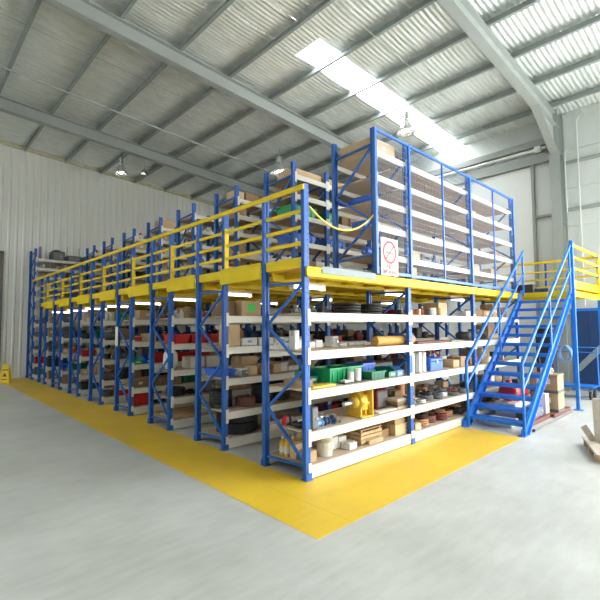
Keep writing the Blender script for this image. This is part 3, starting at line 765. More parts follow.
def rand_item(kind, loc, room, mw):
    """one random thing of a kind; room: free height, mw: widest; returns (object, look, category, width)"""
    u = rnd.uniform; c = rnd.choice
    if kind == 'carton':
        w = min(mw, u(.16, .42)); h = min(room, u(.12, .34)); d = u(.2, .5); m = c(['card', 'card', 'card_light', 'card_dark']); st = c([None, None, (.09, .06, 'white_paper')])
        return carton(loc, w, d, h, m, st), LOOKS[m] + (' stickered' if st else ' taped') + ' carton', 'box', w
    if kind == 'whitebox':
        w = min(mw, u(.12, .3)); h = min(room, u(.08, .2)); m = 'white_paper'; return carton(loc, w, u(.2, .4), h, m), 'white cardboard box', 'box', w
    if kind == 'bin':
        w = min(mw, c([.16, .21, .3])); h = min(room, c([.12, .16, .2])); m = c(['green_bin', 'blue_bin', 'red_bin', 'dark_green_bin', 'blue_bin', 'grey_plastic'])
        return open_bin(loc, w, .36, h, m), LOOKS[m] + ' open fronted bin', 'bin', w + .016
    if kind == 'tote':
        w = min(mw, u(.34, .5)); h = min(room, u(.16, .26)); m = c(['blue_bin', 'grey_plastic', 'black_plastic', 'red_bin', 'dark_green_bin'])
        return tote(loc, w, .36, h, m), LOOKS[m] + ' plastic tote', 'tote', w + .028
    if kind == 'coil':
        R = min(mw / 2, u(.12, .22)); m = c(['black_rubber', 'black_rubber', 'dull_steel', 'grey_plastic', 'red_brown']); return coil(loc, R, .016, c([4, 6, 8]), m), LOOKS[m] + ' coiled hose', 'hose', 2 * R
    if kind == 'ring':
        R = min(mw / 2, u(.13, .22)); m = c(['black_rubber', 'black_rubber', 'red_brown']); return drum_ring(loc, R, min(room, u(.1, .24)), m), LOOKS[m] + ' rubber ring', 'ring', 2 * R
    if kind == 'bucket':
        R = min(mw / 2, u(.1, .14)); m = c(['white_paper', 'grey_plastic', 'blue_bin']); return bucket(loc, R, min(room - .03, u(.2, .3)), m), LOOKS[m] + ' lidded bucket', 'bucket', 2.3 * R
    if kind == 'can':
        R = u(.04, .07); m = c(['white_paper', 'red_bin', 'dull_steel', 'beige']); return can(loc, R, u(.1, .2), m), LOOKS[m] + ' can', 'can', 2 * R
    if kind == 'bottle':
        R = u(.035, .055); m = c(['white_paper', 'orange', 'violet', 'red_bin']); return bottle(loc, R, u(.16, .26), m), LOOKS[m] + ' bottle', 'bottle', 2 * R
    if kind == 'roll':
        R = min(mw / 2, u(.05, .1)); m = c(['cream', 'beige', 'card', 'grey_plastic', 'copper']); return roll(loc, R, min(room, u(.15, .34)), m), LOOKS[m] + ' upright roll', 'roll', 2 * R
    if kind == 'sack':
        w = min(mw, u(.26, .42)); m = c(['cream', 'beige', 'grey_plastic']); return sack(loc, w, .36, min(room, u(.14, .24)), m), LOOKS[m] + ' filled sack', 'sack', w
    if kind == 'motor':
        s = min(mw / .5, u(.7, 1.05)); m = c(['dull_steel', 'maroon', 'blue_bin', 'grey_plastic', 'dark_green_bin']); return motor(loc, s, m), LOOKS[m] + ' finned electric motor', 'motor', .50 * s
    if kind == 'fitting':
        s = u(.7, 1.2); m = c(['dull_steel', 'copper', 'grey_plastic', 'steel']); return fitting(loc, s, m, u(0, 1)), LOOKS[m] + ' pipe fitting', 'fitting', .25 * s
    if kind == 'case':
        w = min(mw, u(.14, .34)); m = c(['black_plastic', 'grey_plastic', 'maroon', 'dull_steel', 'black_plastic']); return casing(loc, w, u(.2, .4), min(room, u(.14, .3)), m), LOOKS[m] + ' machine case', 'machine', w
    if kind == 'crate':
        w = min(mw, u(.26, .42)); return crate(loc, w, .34, min(room - .02, u(.14, .24))), 'pale wood crate', 'crate', w
    if kind == 'spool':
        R = min(mw / 2, u(.1, .16)); m = c(['copper', 'black_rubber', 'red_bin', 'dull_steel']); return spool(loc, R, min(room, u(.1, .18)), m), LOOKS[m] + ' cable spool', 'spool', 2 * R
    if kind == 'toolbox':
        w = min(mw, u(.3, .4)); m = c(['blue_bin', 'red_bin', 'black_plastic']); return toolbox(loc, w, .2, .2, m), LOOKS[m] + ' toolbox', 'toolbox', w
STY = {
    'box': ['carton'] * 5 + ['whitebox'] * 2 + ['tote'],
    'mix': ['carton', 'carton', 'whitebox', 'bin', 'case', 'motor', 'coil', 'sack', 'bucket', 'spool', 'fitting', 'tote', 'roll'],
    'small': ['fitting', 'can', 'whitebox', 'bin', 'bottle', 'roll', 'spool', 'fitting', 'carton', 'can'],
    'dark': ['case', 'coil', 'ring', 'motor', 'case', 'ring', 'tote', 'spool', 'carton'],
    'bins': ['bin', 'bin', 'tote', 'bin', 'carton'],
}
SKIP = {n for a, b in ((51, 52), (55, 59), (64, 64), (76, 81), (91, 92), (96, 102), (122, 122), (132, 138), (146, 151), (162, 169), (171, 178), (180, 181), (184, 184), (189, 194), (205, 205), (207, 207), (209, 229), (231, 231), (233, 241), (248, 248), (254, 278), (283, 290), (295, 295), (300, 302), (304, 316), (319, 327), (332, 332), (351, 351), (353, 353), (362, 362), (366, 368), (386, 386), (393, 393), (398, 398), (402, 403), (422, 422), (444, 444), (450, 452), (467, 467), (472, 472), (476, 477), (486, 487), (491, 491), (499, 499), (501, 505), (508, 511), (528, 529), (533, 534), (542, 542), (549, 550), (560, 561), (573, 575), (583, 583), (585, 585), (592, 593)) for n in range(a, b + 1)}      # goods wholly hidden behind others are left out
SERIAL = [0]
def fill(k, lev, x0, x1, style, up=False, gap=(.01, .09), wall=False):
    lv = W_LEV if wall else (UPZ(k) if up else LOW)
    z = (DECK if lev < 0 else lv[lev]); zn = (lv[lev + 1] - .11 if lev + 1 < len(lv) else z + (.42 if not up else .5))
    if up and lev + 1 == len(lv): zn = z + .3
    if not up and not wall and lev == 4: zn = 2.40
    room = zn - z - .03; x = x0
    while x < x1 - .08:
        kind = rnd.choice(STY[style]); mw = x1 - x
        if mw < .1: break
        y0 = (YW if wall else k * PITCH)
        r = rand_item(kind, (0, 0, z + .0012), room, mw)
        o, look, cat, w = r
        for fx in ((2.4, 4.8) if wall else (2.37, 4.66, 6.93) if up else (2.36, 4.73, 7.1)):
            if x < fx + .06 and x + w > fx - .06: x = fx + .07
        if x + w > x1 + .05:
            for ch in list(o.children): bpy.data.objects.remove(ch)
            bpy.data.objects.remove(o); break
        o.location.x = x + w / 2 - (.04 * w if cat == 'motor' else 0); o.location.y = y0 + rnd.uniform(.30, .36)
        if cat in ('can', 'bottle', 'fitting', 'roll'): o.location.y = y0 + rnd.uniform(.14, .3)
        SERIAL[0] += 1; o['serial'] = SERIAL[0]
        if wall: put(o, 'full height wall rack', (['bottom', 'second', 'third', 'fourth', 'fifth', 'sixth', 'seventh', 'eighth', 'ninth', 'tenth', 'eleventh'][lev]) + ' shelf', look, cat)
        elif up: put(o, UR(k), LV[lev] if lev >= 0 else 'deck under the shelves', look, cat)
        else: put(o, GR(k), LV[lev], look, cat)
        x += w + rnd.uniform(*gap)

F = GR(0)
def h(o, lab, cat, grp=None): return tag(o, lab, cat, grp)
# ---- front ground rack, item by item
# bottom shelf
for i in range(8):
    x, y = .13 + .095 * (i % 4), .50 + .1 * (i // 4)
    put(bottle(P(0, 0, x, y), .043, .25, 'machine_yellow'), F, LV[0], 'amber oil bottle with white cap', 'bottle')
for i in range(3): put(bottle(P(0, 0, .54 + .1 * i, .70), .043, .25, 'card_light', 'maroon'), F, LV[0], 'tan bottle with dark cap', 'bottle')
h(carton(P(0, 0, .17, .15), .17, .16, .14, 'card'), 'small brown carton beside the white bucket, behind the corner post', 'box')
h(carton(P(0, 0, .20, .35), .22, .12, .20, 'card_light'), 'tan carton between the corner post and the oil bottles', 'box')
h(bucket(P(0, 0, .52, .18), .115, .30, 'white_paper', 'cream'), 'white lidded bucket on the bottom shelf of the front rack', 'bucket')
for i, (x, y, hh) in enumerate(((.80, .34, .17), (.98, .34, .15), (1.0, .16, .09), (.80, .55, .22))):
    put(carton(P(0, 0, x, y), .165, .165, hh, 'white_paper'), F, LV[0], ['white carton', 'shorter white carton', 'flat white carton', 'taller white carton'][i], 'box')
h(crate(P(0, 0, 1.47, .36), .50, .5, .20), 'pale wood crate lying under the yellow gearbox', 'crate')
h(board(P(0, 0, 1.50, .072), .34, .05, .06, 'wood'), 'short wood block before the pale crate', 'block')
h(carton(P(0, 0, 1.87, .30), .20, .3, .12, 'card_dark'), 'dark brown carton between the pale crate and the stacked boxes', 'box')
h(carton(P(0, 0, 2.17, .20), .32, .28, .17, 'card_light'), 'tan carton under another beside the second post of the front rack', 'box')
h(carton((2.16, .20, LOW[0] + .174), .27, .25, .14, 'card'), 'brown carton on top of the tan carton by the second post', 'box')
for i, (x, y, R, m) in enumerate(((2.62, .3, .15, 'card_dark'), (2.98, .22, .16, 'copper'), (3.32, .27, .16, 'red_brown'), (3.62, .2, .15, 'maroon'), (3.98, .3, .17, 'copper'), (4.35, .25, .16, 'black_rubber'))):
    put(coil(P(0, 0, x, y), R, .018, 6, m), F, LV[0], LOOKS[m] + ' coiled cable', 'cable')
    if i % 2: m2 = ['', 'black_rubber', '', 'card_dark', '', 'copper'][i]; put(coil((x, y + .01, LOW[0] + .0032 + 3 * .036 + .016), R - .03, .015, 4, m2), F, LV[0], LOOKS[m2] + ' upper cable coil', 'cable')
for i, x in enumerate((2.72, 3.34, 3.72)):
    put(carton(P(0, 0, x, .62), .26, .24, .2 + .04 * i, 'card' if i != 1 else 'card_dark'), F, LV[0], ('brown' if i != 1 else 'dark brown') + ' carton behind the coiled cables', 'box')
h(carton(P(0, 0, 2.62, .07), .18, .1, .11, 'card_light', (.06, .05, 'white_paper')), 'small tan carton with a sticker at the front of the cable coils', 'box')
# second shelf
put(casing(P(0, 1, .11, .52), .06, .1, .12, 'red_bin'), F, LV[1], 'small red part box', 'box'); put(casing(P(0, 1, .19, .52), .05, .1, .12, 'black_plastic'), F, LV[1], 'small black part box', 'box')
h(casing(P(0, 1, .19, .11), .12, .16, .29, 'grey_plastic'), 'grey upright machine case beside the corner post', 'machine')
h(sack(P(0, 1, .20, .29), .24, .22, .08, 'black_rubber'), 'black bag lying flat beside the corner frame', 'bag')
for i, (x, y, m) in enumerate(((.35, .12, 'pale_blue'), (.49, .13, 'navy'), (.45, .29, 'pale_blue'), (.64, .14, 'navy'))):
    put(fitting(P(0, 1, x, y), .62, m, .3 * i), F, LV[1], LOOKS[m] + ' valve fitting', 'fitting')
for i, (x, y, L) in enumerate(((.55, .44, .62), (.55, .52, .5), (.62, .60, .7))): put(shaft(P(0, 1, x, y), L, .03, 'steel'), F, LV[1], 'machined steel shaft', 'shaft')
h(shaft(P(0, 1, .80, .13), .16, .015, 'dull_steel', .5), 'short grey spindle lying before the yellow gearbox', 'spindle')
def gearbox(loc, rz):
    s = link('gearbox', None, None, loc, rz)
    tag(s, 'yellow gearbox with bright shaft on the second shelf of the front rack', 'gearbox')
    c = (0, 0, .20)
    part('housing', 'machine_yellow', lambda b: (b.lathe([(0, -.13), (.07, -.13), (.085, -.115), (.10, -.10), (.10, -.06), (.135, -.05), (.145, -.03), (.145, .08), (.125, .10), (.10, .11), (0, .11)], 26, 0, c, 'x', False),
        [b.bar((-.03, .15 * math.cos(a), .2 + .15 * math.sin(a)), (.08, .15 * math.cos(a), .2 + .15 * math.sin(a)), .02, .03, 0, (0, math.cos(a), math.sin(a))) for a in [2 * PI * i / 10 for i in range(10)]]), s)
    part('flange', 'machine_yellow', lambda b: (b.box(.115, .15, -.19, .19, .012, .395, 0, .01), b.cyl(.15, .095, .115, 24, 0, c, 'x')), s)
    part('shaft', 'steel', lambda b: (b.cyl(.035, -.30, -.128, 18, 0, c, 'x', .005), b.cyl(.05, -.15, -.125, 18, 0, c, 'x')), s)
    part('foot', 'machine_yellow', lambda b: (b.box(-.12, .15, -.19, .19, 0, .022, 0, .004), b.box(-.07, -.045, -.13, .13, .02, .14), b.box(.03, .055, -.13, .13, .02, .14)), s)
    part('end_cover', 'machine_yellow', lambda b: (b.cyl(.085, .15, .19, 20, 0, c, 'x', .008),), s)
    for i in range(4):
        a = PI / 4 + PI / 2 * i
        part('bolt', 'steel', lambda b: b.cyl(.014, .15, .165, 6, 0, (0, .2 * .78 * math.cos(a) * 1.1, .2 + .155 * math.sin(a)), 'x'), s)
    part('lifting_eye', 'machine_yellow', lambda b: b.tube([(.02 + .028 * math.cos(2 * PI * i / 14), 0, .37 + .028 * math.sin(2 * PI * i / 14)) for i in range(14)], .008, 6, 0, True), s)
    return s
gearbox(P(0, 1, 1.27, .215), -.06)
h(casing(P(0, 1, 1.98, .42), .30, .3, .30, 'maroon'), 'dark red machine case behind and beside the yellow gearbox', 'machine')
h(board(P(0, 1, 1.85, .12), .5, .12, .02, 'white_paper', 'paper_pad'), 'flat white pad lying in front of the dark red case', 'pad')
h(open_bin(P(0, 1, 2.24, .50), .16, .3, .19, 'green_bin'), 'green bin beside the second post on the second shelf', 'bin')
for i in range(4): put(board((2.2, .16, LOW[1] + .0012 + .04 * i), .26, .22, .036, ['wood', 'grey_plastic', 'card_dark', 'grey_wood'][i], 'stacked_plate'), F, LV[1], ['pale wood plate lowest in the stack', 'grey plate in the stack', 'dark brown plate in the stack', 'weathered plate topmost in the stack'][i], 'plate')
for i, x in enumerate((2.82, 2.99, 3.16)): put(roll(P(0, 1, x, .5), .085, .33, ['copper', 'card_dark', 'beige'][i]), F, LV[1], ['copper brown', 'dark brown', 'beige'][i] + ' upright roll', 'roll')
for i, (x, y, R, t, m) in enumerate(((2.60, .18, .12, 6, 'dull_steel'), (2.87, .16, .13, 4, 'steel'), (3.16, .2, .14, 6, 'dull_steel'), (3.45, .15, .12, 8, 'grey_plastic'), (3.72, .22, .14, 6, 'steel'), (4.04, .18, .15, 4, 'dull_steel'), (4.42, .2, .16, 6, 'grey_plastic'), (3.50, .5, .16, 8, 'dull_steel'), (3.95, .54, .16, 6, 'steel'))):
    put(coil(P(0, 1, x, y), R, .014, t, m), F, LV[1], LOOKS[m] + ' wire coil', 'wire')
    if i in (0, 2, 4, 5, 7, 8): m2 = ['copper', '', 'black_rubber', '', 'grey_plastic', 'red_brown', '', 'copper', 'steel'][i]; put(coil((x + .01, y, LOW[1] + .0032 + (t // 2) * .028 + .012), R - .02, .012, 4, m2), F, LV[1], LOOKS[m2] + ' upper wire coil', 'wire')
for i, x in ((0, 2.62), (2, 4.3)): put(carton(P(0, 1, x, .5 if i != 1 else .67), .13 if i == 1 else .2, .12 if i == 1 else .2, .2, ['card_dark', 'card', 'card_light'][i]), F, LV[1], ['dark brown', 'plain brown', 'tan'][i] + ' carton behind the wire coils', 'box')
# middle shelf
h(drum_ring(P(0, 2, .28, .44), .20, .09, 'beige', .55, 0., 'strap_roll'), 'beige flat roll of strapping beside the corner frame', 'roll')
h(open_bin(P(0, 2, .595, .60), .19, .3, .17, 'dark_green_bin'), 'dark green bin behind the orange board', 'bin')
h(board(P(0, 2, .40, .13), .44, .16, .03, 'machine_yellow', 'flat_board'), 'orange yellow board lying flat by the corner post', 'board')
for i, x in enumerate((.88, 1.26)): put(tote(P(0, 2, x, .42), .35, .36, .21, 'green_bin'), F, LV[2], 'large bright green tote', 'tote')
h(board(P(0, 2, 1.05, .13), .48, .15, .016, 'black_plastic', 'tray'), 'black tray carrying two white mugs before the green totes', 'tray')
for i, (x, y, hh) in enumerate(((1.02, .13, .13), (1.17, .12, .17))): h(can((x, y, LOW[2] + .0185), .05, hh, 'white_paper', 'white_paper'), ['shorter white mug on the black tray', 'taller white mug on the black tray'][i], 'mug')
h(board((.89, .12, LOW[2] + .0185), .12, .1, .03, 'white_paper', 'paper_pad'), 'white paper pad on the end of the black tray', 'pad')
h(tote(P(0, 2, 1.64, .44), .31, .34, .23, 'blue_bin'), 'blue tote next to the large green totes', 'tote')
h(tote(P(0, 2, 1.60, .15), .34, .18, .12, 'dark_green_bin'), 'low dark green tote in front of the blue tote', 'tote')
h(open_bin(P(0, 2, 1.98, .22), .2, .3, .15, 'dark_green_bin'), 'dark green bin short of the second post', 'bin')
h(open_bin(P(0, 2, 2.2, .22), .17, .3, .15, 'pale_blue'), 'pale blue bin touching distance from the second post', 'bin')
for i, x in enumerate((2.60, 2.83, 3.0)): put(roll(P(0, 2, x, .14), .075 if i < 2 else .058, .345, ['white_paper', 'steel', 'white_paper'][i]), F, LV[2], ['thick white upright roll', 'silver upright roll', 'slim white upright roll'][i], 'roll')
h(toolbox(P(0, 2, 3.35, .17), .44, .22, .27, 'blue_bin'), 'blue toolbox with carry handle on the middle shelf', 'toolbox')
h(bottle(P(0, 2, 3.78, .36), .06, .33, 'cream', 'red_bin'), 'cream bottle with red cap behind the blue toolbox', 'bottle')
h(bottle(P(0, 2, 3.92, .36), .06, .30, 'red_bin'), 'red bottle with white cap behind the blue toolbox', 'bottle')
h(casing(P(0, 2, 3.0, .55), .32, .24, .22, 'grey_plastic'), 'grey case behind the white upright rolls', 'machine')
for i, (x, m) in enumerate(((4.15, 'card_light'), (4.45, 'card'))): put(carton(P(0, 2, x, .24), .24, .3, .14 + .05 * i, m), F, LV[2], LOOKS[m] + ' carton beside the stair', 'box')
# fourth shelf
h(carton(P(0, 3, .21, .44), .085, .12, .26, 'white_paper'), 'tall slim white carton beside the corner frame', 'box')
for i in range(5): put(carton(P(0, 3, .13 + .17 * i, .62 - .02 * (i % 2)), .14, .16, .09 + .02 * (i % 3), 'white_paper'), F, LV[3], 'small white carton at the back', 'box')
h(casing(P(0, 3, 1.12, .58), .15, .16, .16, 'white_paper'), 'small white machine case in the middle of the fourth shelf', 'machine')
for i in range(4): put(board(P(0, 3, 1.35 + .2 * i, .6), .17, .14, .045, 'white_paper', 'paper_pad'), F, LV[3], 'flat white packet', 'packet')
h(roll(P(0, 3, 1.98, .14), .075, .72, 'ochre', 'card', True), 'long ochre roll lying along the shelf up to the second post', 'roll')
h(roll(P(0, 3, 2.56, .15), .085, .22, 'beige', 'cream', True), 'short beige roll lying just past the second post', 'roll')
h(board(P(0, 3, 3.3, .22), 1.1, .3, .035, 'red_brown', 'rubber_mat'), 'rust coloured flat mat lying on the fourth shelf', 'mat')
h(tote(P(0, 3, 3.05, .58), .3, .26, .17, 'blue_bin'), 'blue tote behind the rust coloured mat', 'tote')
h(board(P(0, 3, 4.30, .3), .6, .4, .02, 'grey_wood', 'timber_board'), 'grey board lying beyond the rust coloured mat', 'board')
# top shelf
for i, (x, y) in enumerate(((1.40, .52), (1.92, .50))):
    put(coil(P(0, 4, x, y), .24, .022, 8, 'black_rubber'), F, LV[4], 'big black hose coil', 'hose')
h(roll(P(0, 4, 2.53, .12), .03, .40, 'white_paper'), 'slim white tube standing upright by the second post', 'tube')
for i, (x, y, R, hh, m) in enumerate(((3.12, .3, .07, .12, 'card_light'), (3.55, .25, .08, .15, 'cream'), (3.35, .5, .06, .1, 'copper'))): put(roll(P(0, 4, x, y), R, hh, m), F, LV[4], LOOKS[m] + ' short roll', 'roll')
h(carton(P(0, 4, 4.1, .48), .34, .34, .27, 'card_light'), 'tan carton on the top shelf before the stair', 'box')
for i, x in enumerate((.45, .80, 1.10)): put(fitting(P(0, 4, x, .66), .6, 'dull_steel', i), F, LV[4], 'dull metal fitting', 'fitting')
for i, (x, y) in enumerate(((2.72, .2), (2.92, .16), (3.3, .16), (3.72, .18), (3.86, .3), (2.8, .45), (3.6, .5))):
    m = ['steel', 'copper', 'dull_steel', 'card_light', 'steel', 'black_plastic', 'red_bin'][i]
    put(can(P(0, 4, x, y), .045 + .008 * (i % 3), .09 + .02 * (i % 4), m), F, LV[4], LOOKS[m] + ' can', 'can')
# last bay, seen between the stair treads
fill(0, 4, 4.95, 7.05, 'box'); fill(0, 3, 4.9, 7.05, 'mix'); fill(0, 2, 4.9, 7.05, 'box'); fill(0, 1, 4.9, 7.05, 'mix'); fill(0, 0, 4.9, 7.0, 'dark')

# ---- second ground rack
Q = GR(1)
h(carton(P(1, 4, .60, .3), .40, .38, .26, 'card_light', (.17, .13, 'green_label')), 'tan carton with a bright green label on the second ground rack', 'box')
h(carton(P(1, 4, .24, .42), .26, .34, .25, 'card_dark'), 'dark brown carton beside the green labelled carton', 'box')
h(carton(P(1, 3, .26, .26), .22, .3, .36, 'card_light'), 'tall tan carton at the post on the second ground rack', 'box')
for i in range(4): put(carton(P(1, 3, .55 + .36 * i, .24), .31, .3, .125, 'white_paper', (.09, .05, 'pale_blue')), Q, LV[3], 'low white blue-stickered carton', 'box')
h(carton((.62, .62 + PITCH, LOW[3] + .001), .22, .22, .26, 'card_dark'), 'dark carton behind the low white cartons', 'box')
h(tote(P(1, 2, .17, .40), .22, .6, .12, 'blue_bin'), 'low blue tote between the frame posts of the second ground rack', 'tote')
h(carton(P(1, 2, .70, .44), .34, .30, .30, 'card'), 'brown carton standing behind two little cartons', 'box')
for i, x in enumerate((.62, .86, 1.14)): put(carton(P(1, 2, x, .16), .16, .16, .15, 'card_light' if i != 1 else 'card'), Q, LV[2], ['small tan carton', 'small brown carton', 'second small tan carton'][i], 'box')
h(casing(P(1, 2, .44, .18), .16, .2, .12, 'white_paper'), 'small white case beside the blue tote of the second ground rack', 'machine')
fill(1, 2, 1.3, 2.3, 'box')
h(drum_ring(P(1, 1, .60, .28), .17, .15, 'red_brown', .4), 'rust brown rubber ring lying between black rings', 'ring')
for i, x in enumerate((1.02, 1.43)): put(drum_ring(P(1, 1, x, .36), .19, .31, 'black_rubber', .7), Q, LV[1], 'tall black rubber ring', 'ring')
h(drum_ring(P(1, 1, .24, .48), .19, .28, 'black_rubber', .7), 'black rubber ring standing between the frame posts', 'ring')
h(board(P(1, 1, 1.95, .3), .5, .5, .05, 'wood'), 'wood slab lying beyond the tall black rings', 'board')
for i in range(2): put(drum_ring((.50, PITCH + .38, LOW[0] + .0012 + .185 * i), .345, .18, 'black_rubber', .72), Q, LV[0], ['wide black tyre lowest in its pair', 'wide black tyre topmost in its pair'][i], 'tyre')
h(board(P(1, 0, 1.55, .4), 1.2, .6, .03, 'card_light', 'cardboard_sheet'), 'tan cardboard sheet lying beside the black tyres', 'cardboard')
fill(1, 3, 2.0, 4.6, 'dark'); fill(1, 2, 2.55, 4.6, 'dark'); fill(1, 4, .95, 4.6, 'dark'); fill(1, 1, 2.55, 4.4, 'box')
for lev, st_ in ((4, 'dark'), (3, 'dark'), (2, 'mix'), (1, 'dark'), (0, 'box')): fill(1, lev, 4.95, 7.0, st_)
fill(1, 0, 2.5, 4.6, 'dark')
# ---- third ground rack
Q = GR(2)
for i in range(4): put(tote(P(2, 3, .28 + .40 * i, .3), .36, .4, .17, 'red_bin'), Q, LV[3], 'red plastic tote', 'tote')
h(sack(P(2, 2, .17, .34), .20, .34, .36, 'white_paper'), 'tall white sack standing between the frame posts of the third ground rack', 'sack')
for i, x in enumerate((.66, 1.02)): put(carton(P(2, 2, x, .32), .32, .34, .22, 'cream'), Q, LV[2], 'cream carton', 'box')
fill(2, 4, 2.5, 7.0, 'dark'); fill(2, 3, 2.5, 7.0, 'dark'); fill(2, 2, 2.5, 7.0, 'mix'); fill(2, 1, 2.5, 7.0, 'dark'); fill(2, 4, .1, 2.3, 'small', gap=(.005, .03)); fill(2, 2, 1.25, 2.3, 'dark'); fill(2, 1, .1, 1.2, 'dark')
h(board(P(2, 0, .95, .4), 1.6, .6, .04, 'wood'), 'wood slab lying along the bottom of the third ground rack', 'board')
h(board(P(2, 1, 1.8, .4), .9, .5, .05, 'wood'), 'wood slab lying on the second shelf of the third ground rack', 'board')
for k in (3, 4, 5):
    for lev in range(1 if k > 3 else 0, 5): fill(k, lev, 2.5, 7.0, 'dark' if (k + lev) % 3 else 'mix')
fill(2, 0, 2.5, 7.0, 'dark')
for k in range(3, NROW):
    X1 = 2.3 if k < 5 else 1.5
    stl = {3: ['dark', 'box', 'bins', 'mix', 'small'], 4: ['dark', 'dark', 'dark', 'mix', 'small'], 5: ['dark', 'box', 'mix', 'dark', 'small'], 6: ['bins', 'bins', 'mix', 'dark', 'mix'], 7: ['mix', 'bins', 'mix', 'small', 'mix']}[k]
    for lev in range(5): fill(k, lev, .1, X1, stl[lev], gap=(.005, .05))
for lev in range(5): fill(8, lev, .1, 1.2, ['bins', 'bins', 'mix', 'dark', 'mix'][lev], wall=True)

# ---- upstairs racks
UQ = UR(0)
h(carton(PU(0, 4, 1.86, .41), .62, .68, .25, 'card_light', (.1, .05, 'white_paper')), 'tan carton on top of the upstairs rack behind the blue screen', 'box')
h(sack(PU(0, 2, 1.72, .40), .3, .5, .15, 'blue_bin'), 'blue bundle at the frame on the middle shelf of the front upstairs rack', 'bag')
h(casing(PU(0, 2, 2.06, .4), .26, .3, .16, 'black_plastic'), 'black case beside the blue bundle upstairs', 'machine')
h(tote(PU(0, 1, 1.70, .40), .22, .3, .13, 'blue_bin'), 'blue tote at the frame on the second shelf of the front upstairs rack', 'tote')
h(roll(PU(0, 0, 1.86, .30), .07, .5, 'blue_bin', 'white_paper', True), 'blue roll with a white core on the lowest shelf upstairs', 'roll')
h(casing((2.2, .25, UPL[0][0] + .0012), .1, .12, .2, 'black_plastic'), 'small black case beside the blue roll upstairs', 'machine')
h(sack((1.85, .4, DECK + .0012), .4, .5, .12, 'white_paper'), 'white sack lying on the deck under the front upstairs rack', 'sack')
h(carton((2.72, .25, DECK + .0012), .2, .3, .24, 'card_light'), 'tan carton on the deck behind the blue screen', 'box')
for i, x in enumerate((3.05, 3.42, 3.72)): put(motor((x, .3, DECK + .0012), .7, ['dull_steel', 'blue_bin', 'navy'][i], .6 * i), UQ, 'deck under the shelves', ['dull grey', 'blue', 'navy'][i] + ' electric motor', 'motor')
for i, x in enumerate((4.3, 5.1)): put(casing((x, .4, DECK + .0012), .4, .4, .16 + .05 * i, ['black_plastic', 'navy'][i]), UQ, 'deck under the shelves', ['black', 'navy'][i] + ' machine case', 'machine')
for (x, lv_, kind) in ((3.0, 0, 'c'), (3.5, 0, 'm'), (5.5, 0, 'c'), (6.4, 0, 'c'), (2.7, 1, 's'), (6.6, 1, 'c'), (3.9, 2, 's'), (5.4, 3, 'c'), (2.75, 3, 's'), (6.2, 4, 's'), (5.25, 4, 'c')):
    if kind == 'c': put(carton(PU(0, lv_, x, .4), .3, .34, .2, 'card_light'), UQ, LV[lv_], 'tan taped carton', 'box')
    elif kind == 'm': put(motor(PU(0, lv_, x, .4), .8, 'dull_steel'), UQ, LV[lv_], 'dull grey electric motor', 'motor')
    else: put(fitting(PU(0, lv_, x, .2), .8, 'dull_steel', 1), UQ, LV[lv_], 'dull grey pipe fitting', 'fitting')
UQ = UR(1)
h(carton(PU(1, 4, 1.92, .30), .78, .44, .17, 'card_light'), 'long tan carton on top of the second upstairs rack', 'box')
h(carton(PU(1, 4, 2.87, .36), .80, .44, .20, 'card'), 'long brown carton on top of the second upstairs rack', 'box')
h(tote(PU(1, 3, 1.95, .38), .72, .5, .12, 'card_dark'), 'long dark brown tray on the fourth shelf of the second upstairs rack', 'tray')
for i, x in enumerate((1.86, 2.28 + .37)): put(tote(PU(1, 2, x, .34), .62 if i == 0 else .40, .5, .22, 'green_bin'), UQ, LV[2], ['long bright green tote', 'shorter bright green tote'][i], 'tote')
for i, x in enumerate((1.86, 2.76)): put(tote(PU(1, 1, x, .34), .60, .5, .18, 'blue_bin'), UQ, LV[1], ['blue tote at the frame', 'blue tote past the second post'][i], 'tote')
for i, x in enumerate((1.75, 2.1)): put(carton(PU(1, 0, x, .38), .3, .4, .14, 'card'), UQ, LV[0], 'low brown carton', 'box')
fill(1, 2, 2.95, 4.6, 'box', up=True); fill(1, 3, 2.5, 4.6, 'mix', up=True); fill(1, -1, 2.1, 3.4, 'small', up=True)
for k in range(2, NROW):
    X1 = 3.1 if k < 4 else 2.36
    stl = {2: ['small', 'dark', 'box', 'box', 'box'], 3: ['small', 'mix', 'mix', 'small', None], 4: ['small', 'mix', 'small', 'mix', 'box']}.get(k, ['mix', 'dark', 'mix', 'mix', 'small' if k != 6 else None])
    for lev in range(5):
        if stl[lev]: fill(k, lev, 1.56, X1, stl[lev], up=True, gap=(.01, .12))
    fill(k, -1, 1.56, 2.36, 'dark', up=True)
# ---- full height wall rack
tops = W_LEV[-1] + .0012
for i, (x, w, hh) in enumerate(((.80, .44, .36), (1.38, .50, .24), (1.98, .5, .26))):
    o = casing((x, YW + .35, tops), w, .5, hh, 'black_plastic'); tag(o, ['tallest black case', 'second black case, with two thin rods,', 'black case past the one with thin rods'][i] + ' on top of the wall rack', 'machine')
    if i == 0: child(o, 'hood', (0,), lambda b: b.lathe([(.22, .36), (.12, .44), (0, .45)], 4), 'black_plastic')
    if i == 1:
        for xx in (-.22, .22): child(o, 'rod', R3(xx), lambda b: b.tube([(xx, 0, .24), (xx, 0, .62)], .012, 6), 'dull_steel')
h(roll((.20, YW + .3, tops), .05, .5, 'violet'), 'violet roll standing at the end of the wall rack', 'roll')
for lev in (8, 9): fill(8, lev, .3, 1.6, 'small', wall=True, gap=(.1, .5))
for o in [o for o in COL.objects if o.parent is None and 'serial' in o]:
    n = o['serial']; del o['serial']
    if n in SKIP:
        for key, its in SHELF.items(): SHELF[key] = [t for t in its if t[0] is not o]
        for ch in list(o.children): bpy.data.objects.remove(ch)
        bpy.data.objects.remove(o)
finish_labels()

